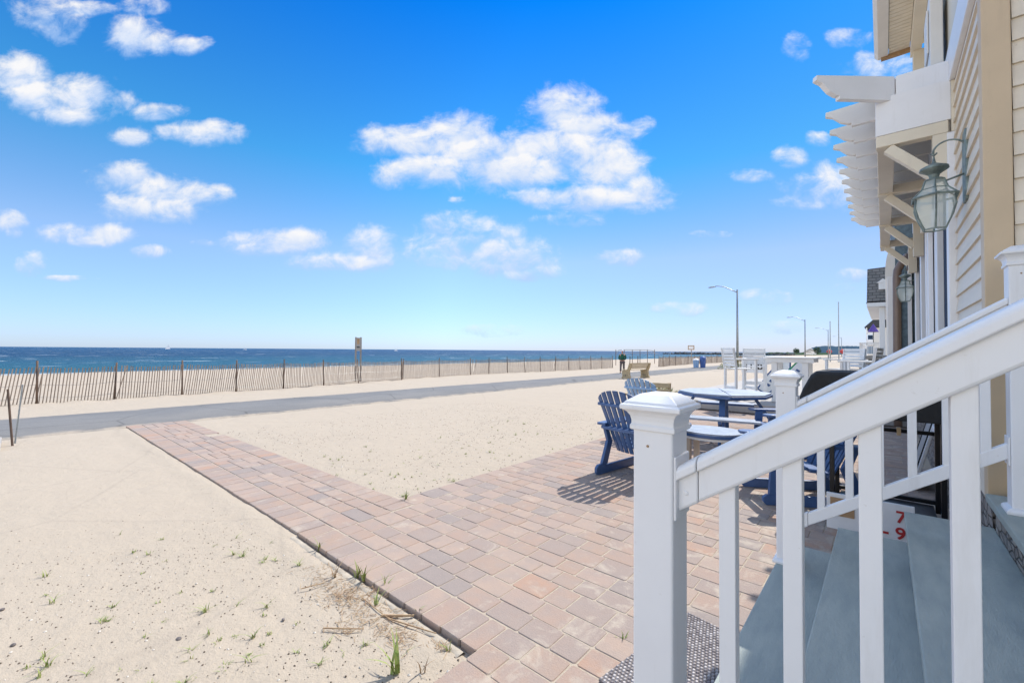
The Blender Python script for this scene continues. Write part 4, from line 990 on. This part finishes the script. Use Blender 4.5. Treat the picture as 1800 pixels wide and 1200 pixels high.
def shrub(x, y, r, h, label, seed=1, n=500):
    s = thing('beach_shrub', label, 'shrub', (x, y, gz(x, y))); rnd = random.Random(seed); m = MB(); z0 = gz(x, y)
    for i in range(n):
        a = rnd.uniform(0, 2*PI); q = r*math.sqrt(rnd.random()); hh = h*(1-(q/r)**2)*rnd.uniform(.3, 1.1)
        p = Vector((x+q*math.cos(a)*1.2, y+q*math.sin(a), z0+hh)); d = Vector((rnd.gauss(0, 1), rnd.gauss(0, 1), abs(rnd.gauss(.6, .6)))).normalized()*rnd.uniform(.08, .2)
        w = d.cross(Vector((0, 0, 1))).normalized()*.025; m.add([p-w, p+w, p+d], [(0, 1, 2)])
    m.build('foliage', M['shrub'], s)
    t = MB()
    for i in range(14): a = rnd.uniform(0, 2*PI); t.tube([(x, y, z0), (x+r*.6*math.cos(a), y+r*.6*math.sin(a), z0+h*.7)], .012, 4)
    t.build('stems', M['straw'], s)
shrub(-10.3, 41.8, .95, 1.15, 'grey-green beach shrub around the foot of the nearest street lamp', n=900)
shrub(-6.2, 15.5, .5, .14, 'low green weed patch at the edge of the raised slab', 3, 160)
def exercise_frame():
    s = thing('play_frame', 'thin-barred arched climbing and swing frame on the beach behind the person', 'play frame', (-30, 62, -.8))
    for i in range(6):
        x = -30.2+.35*i*.9; y = 58.5+i*2.1; z = gz(x, y)
        MB().tube([(x, y, z), (x, y, z+2.35)], .045, 6).build('upright', M['post_wood'], s)
    pts = [(-30.2, 58.5, 1.0), (-30.1, 59.2, 1.55), (-29.6, 61, 1.62), (-28.9, 66, 1.62), (-28.6, 68.3, 1.5), (-28.5, 69, 1.0)]
    MB().tube(pts, .05, 6).build('top_bar', M['galv'], s); MB().tube([(p[0]+.9, p[1], p[2]-.45) for p in pts[1:-1]], .04, 6).build('lower_bar', M['galv'], s)
exercise_frame()
def lifeguard():
    s = thing('notice_post', 'square notice on a post on the beach behind the blue bins', 'sign', (-28, 85, -.8)); z = gz(-28, 85)
    MB().tube([(-28, 85, z), (-28, 85, z+2.4)], .07, 6).build('post', M['greywood'], s)
    MB().box(-28.6, -27.4, 84.85, 84.9, z+2.35, z+3.2).build('notice', M['brown'], s); MB().box(-28.45, -27.55, 84.82, 84.845, z+2.5, z+3.05).build('sheet', M['white'], s)
lifeguard()
def boat(x, y, label, sail=True, s=1.0):
    b = thing('sailing_boat', label, 'boat', (x, y, -3), 'distant boats on the horizon')
    h = MB(); pr = [(-5, 0), (5.5, 0), (6.6, 1.6), (-5.4, 1.5)]
    h.prism([(x-1.3*s, y+a*s, -3+c*s) for a, c in pr], (2.6*s, 0, 0)).build('hull', M['white'], b, .2)
    MB().prism([(x-.8*s, y-2*s, -3+1.55*s), (x-.8*s, y+2.5*s, -3+1.55*s), (x-.8*s, y+2*s, -3+3*s), (x-.8*s, y-1.6*s, -3+3*s)], (1.6*s, 0, 0)).build('cabin', M['white'], b)
    MB().tube([(x, y+1*s, -3+1.5*s), (x, y+1*s, -3+14*s)], .12*s, 5).build('mast', M['white'], b)
    if sail: MB().prism([(x, y+1.3*s, -3+2*s), (x, y+5.8*s, -3+2*s), (x, y+1.3*s, -3+13*s)], (.1, 0, 0)).build('sail', M['white'], b); MB().prism([(x, y+.8*s, -3+2*s), (x, y-4*s, -3+2*s), (x, y+.8*s, -3+11*s)], (.1, 0, 0)).build('sail', M['white'], b)
boat(-1720, 315, 'white sailing boat on the horizon, leftmost of the distant boats', True, 1.15)
boat(-1500, 465, 'low white motor boat on the horizon, middle of the distant boats', False, .9)
boat(-1180, 795, 'white boat on the horizon between the beach sign and the person', False, 1.0)

def far_shore():
    rnd = random.Random(8)
    j = MB()
    for i in range(260):
        t = i/260; x = lerp(-275, -96, t); y = lerp(700, 720, t); r = rnd.uniform(1.0, 2.0)*(.6 if t < .1 else 1)
        a = rnd.uniform(0, PI); T = Matrix.Translation((x, y+rnd.uniform(-3, 3), -3+r*.4+rnd.uniform(0, 1.0))) @ Matrix.Rotation(a, 4, Vector((rnd.random(), rnd.random(), 1)))
        j.box(-r, r, -r*.8, r*.8, -r*.6, r*.6, T)
    o = j.build('jetty', M['rock']); structure(o)
    # wooded headland
    def hill(name, x0, x1, y, zf, m, dep, seed):
        n = 90; vs = []; K = 12
        for i in range(n+1):
            x = lerp(x0, x1, i/n)
            for k in range(K+1):
                v = k/K; w = math.sin(PI*v*.5); z = zf(x)*w
                b = 2.2*noise.noise(Vector((x*.11, v*6, seed)))+1.6*noise.noise(Vector((x*.3, v*14, seed)))
                vs.append((x, y+dep*v, -2.5+z+b*w))
        fs = [((K+1)*i+k, (K+1)*i+k+1, (K+1)*(i+1)+k+1, (K+1)*(i+1)+k) for i in range(n) for k in range(K)]
        structure(MB().add(vs, fs).build(name, m, smooth=False))
    hill('headland', -118, 60, 900, lambda x: 15*max(0, min(1, (x+118)/22))**.6+1.0, M['farhill'], 120, 1)
    hill('low_shore', -170, -60, 780, lambda x: 3.0, M['hill'], 60, 5)
    for i, (x, y, w, h, lab) in enumerate(((-60, 560, 9, 5.0, 'pale gabled far house in front of the wooded headland'), (-70, 640, 7, 2.6, 'low pale far building left of the gabled far house'), (-52, 470, 6, 2.6, 'low pale far building right of the gabled far house'))):
        b = thing('far_building', lab, 'house', (x, y, 0))
        MB().box(x-w/2, x+w/2, y, y+8, -.5, h*.62).build('wall', M['vinyl_dull'], b); MB().prism([(x-w*.56, y-.4, h*.62), (x, y-.4, h*1.15), (x+w*.56, y-.4, h*.62)], (0, 9, 0)).build('roof', M['slab'], b)
    for i, (x, y, r) in enumerate(((-78, 600, 3), (-82, 640, 2.2), (-50, 520, 3.2))):
        t = thing('far_tree', ('round green far tree left of the low pale building', 'smaller dark far tree at the shore end of the low land', 'dark far tree beside the gabled far house')[i], 'tree', (x, y, 0)); rr = random.Random(i); m = MB()
        for k in range(260):
            d = Vector((rr.gauss(0, 1), rr.gauss(0, 1), rr.gauss(0, .8))).normalized()*r*rr.uniform(.6, 1.05); p = Vector((x, y, r*.9+.8))+d
            a = Vector((rr.gauss(0, 1), rr.gauss(0, 1), rr.gauss(0, 1))).normalized()*.7; b = a.orthogonal().normalized()*.6; m.add([p-a, p+b, p+a], [(0, 1, 2)])
        m.build('crown', M['hill'], t); MB().tube([(x, y, -.2), (x, y, r)], [.25, .12], 6).build('trunk', M['post_wood'], t)
    for x, y, lab in ((-10.9, 140, 'small red beach flag on a stick right of the second street lamp'), (-7.5, 130, 'second small red marker below the flagpoles')):
        f = thing('red_marker', lab, 'marker', (x, y, 0)); MB().tube([(x, y, -.1), (x, y, 1.2)], .05, 6).build('stick', M['white'], f); MB().lathe([(.05, 0), (.6, .35), (.6, .8), (.1, 1.2)], (x, y, 1.1), 8).build('panel', M['red'], f)
far_shore()

# ------------------------------------------------------------------ person
def skin(name, V, E, m, parent, sub=1):
    me = bpy.data.meshes.new(name); bm = bmesh.new(); sk = bm.verts.layers.skin.verify()
    vs = []
    for i, (p, r) in enumerate(V):
        v = bm.verts.new(Vector(p)); r = r if isinstance(r, tuple) else (r, r); v[sk].radius = r; v[sk].use_root = (i == 0); vs.append(v)
    for a, b in E: bm.edges.new((vs[a], vs[b]))
    bm.to_mesh(me); bm.free(); o = bpy.data.objects.new(name, me); COL.objects.link(o)
    md = o.modifiers.new('skin', 'SKIN'); md.use_smooth_shade = True
    sb = o.modifiers.new('sub', 'SUBSURF'); sb.levels = sub; sb.render_levels = sub
    me.materials.append(m); o.parent = parent; return o
def person():
    p = thing('person', 'person in a dark green sweatshirt and white cap walking along the path, hands in front', 'person', world=False)
    # facing -Y of own axes; joints in metres, 1.62 tall
    V = [((0, 0, .88), (.13, .10)), ((0, .0, 1.05), (.13, .10)), ((0, .0, 1.25), (.15, .105)), ((0, .01, 1.34), (.09, .07)), ((0, 0, 1.40), .05), ((0, -.01, 1.46), (.065, .075)), ((0, -.015, 1.54), (.072, .088)), ((0, 0, 1.60), (.05, .06)),
         ((-.17, .01, 1.30), .06), ((-.23, .03, 1.06), .045), ((-.13, -.13, .92), .032), ((-.07, -.17, .90), (.035, .018)),
         ((.17, .01, 1.30), .06), ((.23, .03, 1.06), .045), ((.13, -.13, .92), .032), ((.07, -.17, .90), (.035, .018)),
         ((-.09, 0, .80), .09), ((-.10, -.08, .46), .058), ((-.11, -.13, .09), .04), ((-.11, -.26, .04), .035),
         ((.09, 0, .80), .09), ((.10, -.0, .46), .058), ((.10, .16, .12), .04), ((.10, .06, .045), .035)]
    E = [(0, 1), (1, 2), (2, 3), (3, 4), (4, 5), (5, 6), (6, 7), (2, 8), (8, 9), (9, 10), (10, 11), (2, 12), (12, 13), (13, 14), (14, 15), (0, 16), (16, 17), (17, 18), (18, 19), (0, 20), (20, 21), (21, 22), (22, 23)]
    for sx in (-1, 1):                                # fingers, curled in front of the waist
        b = 11 if sx < 0 else 15
        for k in range(5):
            V.append(((sx*(.05-.004*k), -.19, .925-.015*k), .009)); V.append(((sx*(.015+.006*abs(k-2)), -.20, .92-.016*k), .007)); E += [(b, len(V)-2), (len(V)-2, len(V)-1)]
    V += [((0, -.105, 1.50), .012)]; E += [(6, len(V)-1)]
    body = skin('body', V, E, M['skin'], p)
    T = [((0, 0, .86), (.165, .125)), ((0, 0, 1.02), (.165, .13)), ((0, 0, 1.24), (.18, .13)), ((0, .01, 1.36), (.10, .085)), ((-.185, .01, 1.30), .075), ((-.245, .035, 1.06), .062), ((-.15, -.11, .94), .048), ((.185, .01, 1.30), .075), ((.245, .035, 1.06), .062), ((.15, -.11, .94), .048)]
    skin('sweatshirt', T, [(0, 1), (1, 2), (2, 3), (2, 4), (4, 5), (5, 6), (2, 7), (7, 8), (8, 9)], M['green'], body)
    Q = [((0, 0, .87), (.15, .115)), ((-.095, 0, .78), .10), ((-.10, -.08, .46), .074), ((-.11, -.12, .11), .062), ((.095, 0, .78), .10), ((.10, 0, .46), .074), ((.10, .15, .14), .062)]
    skin('trousers', Q, [(0, 1), (1, 2), (2, 3), (0, 4), (4, 5), (5, 6)], M['trouser'], body)
    for a, b in (((-.11, -.10, .045), (-.11, -.27, .035)), ((.10, .17, .06), (.10, .02, .04))): skin('shoe', [(a, .052), (b, .042)], [(0, 1)], M['greenmetal'], body)
    MB().lathe([(.096, 0), (.098, .04), (.08, .085), (.02, .11)], (0, 0, 1.545), 14).build('cap', M['white'], body, smooth=True)
    MB().prism([(-.07, -.09, 1.55), (.07, -.09, 1.55), (.05, -.17, 1.54), (-.05, -.17, 1.54)], (0, 0, .012)).build('cap_peak', M['red'], body)
    for sx in (-1, 1): MB().lathe([(.004, 0), (.009, .004), (.004, .008)], (sx*.03, -.108, 1.515), 8).build('eye', M['blacksteel'], body)
    MB().box(-.02, .02, -.107, -.1, 1.462, 1.468).build('mouth', M['red'], body)
    p.location = (-14.0, 28.1, gz(-14, 28)+.0); p.rotation_euler = (0, 0, rad(18))
person()

# ------------------------------------------------------------------ door mat
def doormat():
    m = MB(); rnd = random.Random(6); W_, H_ = .43, .74; nx, ny = 26, 40
    o = Vector((-.925, 1.645)); a = rad(-8.5); ux = Vector((math.cos(a), math.sin(a))); uy = Vector((-math.sin(a)*1, math.cos(a)))
    uy = Vector((math.sin(rad(9.5)), math.cos(rad(9.5)))); ux = Vector((math.cos(rad(9.5)), -math.sin(rad(9.5))))
    def P(u, v, z): q = o+ux*u+uy*v; return (q.x, q.y, z)
    m.add([P(0, 0, .003), P(W_, 0, .003), P(W_, H_, .003), P(0, H_, .003), P(0, 0, .012), P(W_, 0, .012), P(W_, H_, .012), P(0, H_, .012)], [(4, 5, 6, 7), (0, 1, 5, 4), (1, 2, 6, 5), (2, 3, 7, 6), (3, 0, 4, 7)], .05)
    for j in range(ny):
        for i in range(nx):
            cu = (i+.5+(.5 if j % 2 else 0))*W_/nx; cv = (j+.5)*H_/ny
            if cu > W_-.005: continue
            rx, ry = W_/nx*.52, H_/ny*.50; t = rnd.uniform(.4, 1) if (i+j) % 3 else rnd.uniform(.2, .6); z = .0115
            ring = [P(cu+rx*math.cos(k*PI/3+.3), cv+ry*math.sin(k*PI/3+.3), z) for k in range(6)]
            r2 = [P(cu+rx*.6*math.cos(k*PI/3+.3), cv+ry*.6*math.sin(k*PI/3+.3), z+.007) for k in range(6)]
            m.add(ring+r2, [(k, (k+1) % 6, (k+1) % 6+6, k+6) for k in range(6)]+[tuple(range(6, 12))], t)
    ob = m.build('doormat', M['weave'], tone=True); tag(ob, 'chunky grey woven doormat on the pavers at the foot of the steps', 'doormat')
doormat()

# ------------------------------------------------------------------ weeds, litter, pebbles
def blade(m, p, a, h, w, bend, n=3):
    d = Vector((math.cos(a), math.sin(a), 0)); s = Vector((-d.y, d.x, 0)); vs = []
    for i in range(n+1):
        t = i/n; c = Vector(p)+Vector((0, 0, h*t*(1-.25*t*bend)))+d*(h*bend*t*t); ww = w*(1-t**1.6)+.0004
        vs += [c-s*ww, c+s*ww+Vector((0, 0, .15*ww))]
    m.add(vs, [(2*i, 2*i+1, 2*i+3, 2*i+2) for i in range(n)])
def weeds():
    rnd = random.Random(11)
    big = [(-3.03, 1.435, .13, 5, .008, 'two-leaved green weed at the brick edge, farthest along the walk'), (-2.51, 1.43, .12, 5, .008, 'upright weed at the brick edge, second from the path end'), (-2.42, 1.435, .14, 6, .009, 'bushier weed at the brick edge, in the middle of the cluster'), (-2.27, 1.47, .10, 4, .005, 'thin reddish weed at the brick edge, right of the bushier one'),
           (-2.14, 1.34, .10, 5, .006, 'small upright weed in the dry straw beside the walk'), (-1.92, 1.44, .08, 4, .005, 'small weed against the brick edge near its corner'), (-1.64, 1.12, .17, 7, .010, 'tall bright green blade clump nearest the camera, by the patio corner'), (-1.55, 1.20, .10, 3, .004, 'thin pale stalk right of the tall blade clump'),
           (-1.57, 1.37, .06, 6, .005, 'low brownish weed at the brick corner'), (-3.40, 2.42, .11, 8, .006, 'branching weed at the inner corner of the walk and the patio'), (-.98, 1.97, .06, 10, .004, 'small grass tuft at the corner of the doormat'), (-2.60, 1.33, .12, 9, .004, 'dry grass clump in the sand beside the walk')]
    for x, y, h, n, w, lab in big:
        m = MB()
        for k in range(n): blade(m, (x+rnd.uniform(-.012, .012), y+rnd.uniform(-.012, .012), gz(x, y)-.005), rnd.uniform(0, 2*PI), h*rnd.uniform(.6, 1.1), w*rnd.uniform(.6, 1.1), rnd.uniform(.2, .9), 4)
        o = m.build('weed', M['straw'] if 'dry' in lab.split()[0] or 'pale' in lab else M['blade']); tag(o, lab, 'weed', 'weeds along the brick edge')
    S1_ = [(-4.45,.55),(-4.09,.74),(-3.98,.57),(-3.86,.63),(-3.65,.68),(-3.55,.55),(-3.91,.98),(-3.66,.97),(-3.67,1.11),(-3.4,1.01),(-3.41,1.25),(-3.17,1.13),(-3.96,.15),(-3.66,.14),(-3.51,.16),(-3.21,.38),(-3.08,.55),(-3.08,.32),(-2.85,.54),(-3.1,.66),(-2.99,.79),(-2.73,.83),(-2.59,.94),(-2.52,.9),(-2.76,.44),(-2.48,.56),(-2.26,.53),(-2.3,.49),(-2.9,.06),(-2.84,.12),(-2.37,.8),(-2.34,.86),(-2.27,.8),(-2.24,.74),(-2.19,.72),(-2.44,.74),(-2.46,.67),(-2.21,.63),(-2.92,1.25),(-3.14,1.1),(-2.32,.99),(-2.03,.99),(-1.93,1.03),(-2.09,.89),(-2.63,.23),
       (-4.74,2.43),(-4.29,2.83),(-4.15,2.5),(-3.96,2.42),(-3.8,2.61),(-3.7,2.65),(-3.61,3.13),(-3.53,3.12),(-3.77,3.28),(-3.53,2.48),(-3.54,2.52),(-3.55,3.7),(-4.9,3.88),(-4.61,3.7),(-4.68,3.55),(-5.55,2.75),(-5.18,2.59),(-4.27,4.01),(-3.92,4.55),(-3.65,4.58),(-3.88,4.16),(-4.26,2.92),(-4.36,4.37),(-3.55,5.18),(-3.54,4.92),(-3.85,4.4),(-5.91,3.45),(-4.02,2.84),(-4.06,3.1),(-4.21,3.47)]
    for _ in range(70): S1_.append((rnd.uniform(-6, -3.55), rnd.uniform(2.6, 7)))
    for _ in range(22): S1_.append((rnd.uniform(-3.5, -1.9), rnd.uniform(-.3, 1.2)))
    m = MB()
    for x, y in S1_:
        h = rnd.choice((.012, .018, .022, .03, .045))
        for k in range(rnd.randint(4, 13)): blade(m, (x+rnd.uniform(-.012, .012), y+rnd.uniform(-.012, .012), gz(x, y)-.004), rnd.uniform(0, 2*PI), h*rnd.uniform(.6, 1.3), .0022, rnd.uniform(.3, 1.6), 3)
    o = m.build('grass_sprouts', M['blade']); o['kind'] = 'stuff'
    # dry litter beside the walk
    m = MB()
    for cx, cy, r, n in ((-2.62, 1.28, .12, 70), (-2.40, 1.24, .12, 110), (-2.16, 1.27, .12, 110), (-1.95, 1.26, .12, 80), (-1.78, 1.26, .10, 40), (-2.1, 1.12, .08, 40), (-2.3, 1.3, .16, 120), (-1.85, 1.30, .10, 60), (-2.75, 1.30, .10, 40), (-1.62, 1.34, .05, 40)):
        for k in range(n):
            x, y = cx+rnd.gauss(0, r*.6), cy+rnd.gauss(0, r*.45); y = min(y, 1.40); a = rnd.uniform(0, PI); l = rnd.uniform(.008, .055)
            p = Vector((x, y, gz(x, y)+rnd.uniform(.0, .012))); q = p+Vector((math.cos(a)*l, math.sin(a)*l, rnd.uniform(-.004, .012))); m.bar(p, q, rnd.uniform(.001, .0028), .001)
    o = m.build('dry_litter', M['straw']); o['kind'] = 'stuff'
    for (a, b, w, lab) in (((-2.03, 1.30), (-1.90, 1.415), .007, 'thickest dry stalk lying by the brick edge'), ((-1.99, 1.31), (-1.70, 1.40), .004, 'long dry stalk pointing at the patio corner'), ((-2.16, 1.05), (-2.0, 1.18), .0035, 'pale dry stalk lowest in the litter'), ((-2.61, 1.13), (-2.57, 1.25), .003, 'short dry stalk at the upper end of the litter'), ((-2.26, 1.32), (-1.93, 1.31), .003, 'thin bent dry stalk along the brick edge')):
        m = MB(); z = gz(*a)+.012; m.tube([(a[0], a[1], z), ((a[0]+b[0])/2+.008, (a[1]+b[1])/2-.006, z+.006), (b[0], b[1], z+.002)], [w, w, w*.7], 6)
        o = m.build('dry_stalk', M['straw']); tag(o, lab, 'stalk', 'dry stalks beside the walk')
    # grit, shell bits and pebbles over the sand
    for nm, mt, n, smin, smax in (('dark_grit', mat('dark_grit', (.15, .115, .085), .9, .3, 20), 8000, .0013, .0068), ('shell_grit', mat('shell_grit', (.62, .58, .52), .7, .1, 20), 1100, .0015, .009)):
        m = MB(); k = 0
        while k < n:
            if rnd.random() < .55: x, y = rnd.uniform(-5.2, -1.3), rnd.uniform(-.8, 1.38)
            else: x, y = rnd.uniform(-9, -3.5), rnd.uniform(2.45, 9)
            dn = .5+.5*noise.noise(Vector((x*.9, y*.9, 3)))
            wgt = dn*(1.0 if y > 2 else max(.12, min(1, (x+4.4)/1.6+.25)))
            if rnd.random() > wgt: continue
            k += 1; s_ = lerp(smin, smax, rnd.random()**2.2)*(1 if y < 2 else 1.5); a = rnd.uniform(0, 2*PI); z = gz(x, y)+.001
            z += (.010*noise.noise(Vector((x*1.3, y*1.3, 1)))+.005*noise.noise(Vector((x*4, y*4, 5))))
            e = rnd.uniform(.4, 1); pts = [(x+s_*math.cos(a+t)*1.0, y+s_*e*math.sin(a+t), z) for t in (0, 1.2, 2.4, 3.7, 5)]
            m.add(pts+[(x, y, z+s_*.7)], [(i, (i+1) % 5, 5) for i in range(5)])
        o = m.build(nm, mt); o['kind'] = 'stuff'
    st = mat('pebble', (.20, .17, .16), .7, .3, 30)
    for x, y, r, lab in ((-2.62, .55, .014, 'largest dark pebble on the sand, lower left of the walk'), (-3.15, .02, .012, 'dark pebble near the bottom left corner of the sand'), (-3.62, -.02, .012, 'flat dark pebble at the left edge of the sand'), (-2.40, .95, .009, 'reddish pebble among the sprouts beside the walk')):
        T = Matrix.Translation((x, y, gz(x, y)+.003)) @ Matrix.Diagonal((1.3, .9, .55, 1)); m = MB().lathe([(.2*r, -r), (.85*r, -.5*r), (r, 0), (.8*r, .55*r), (.2*r, r)], (0, 0, 0), 9); m.v = [tuple(T @ Vector(q)) for q in m.v]
        o = m.build('pebble', st, smooth=True); tag(o, lab, 'pebble', 'pebbles on the sand')
weeds()
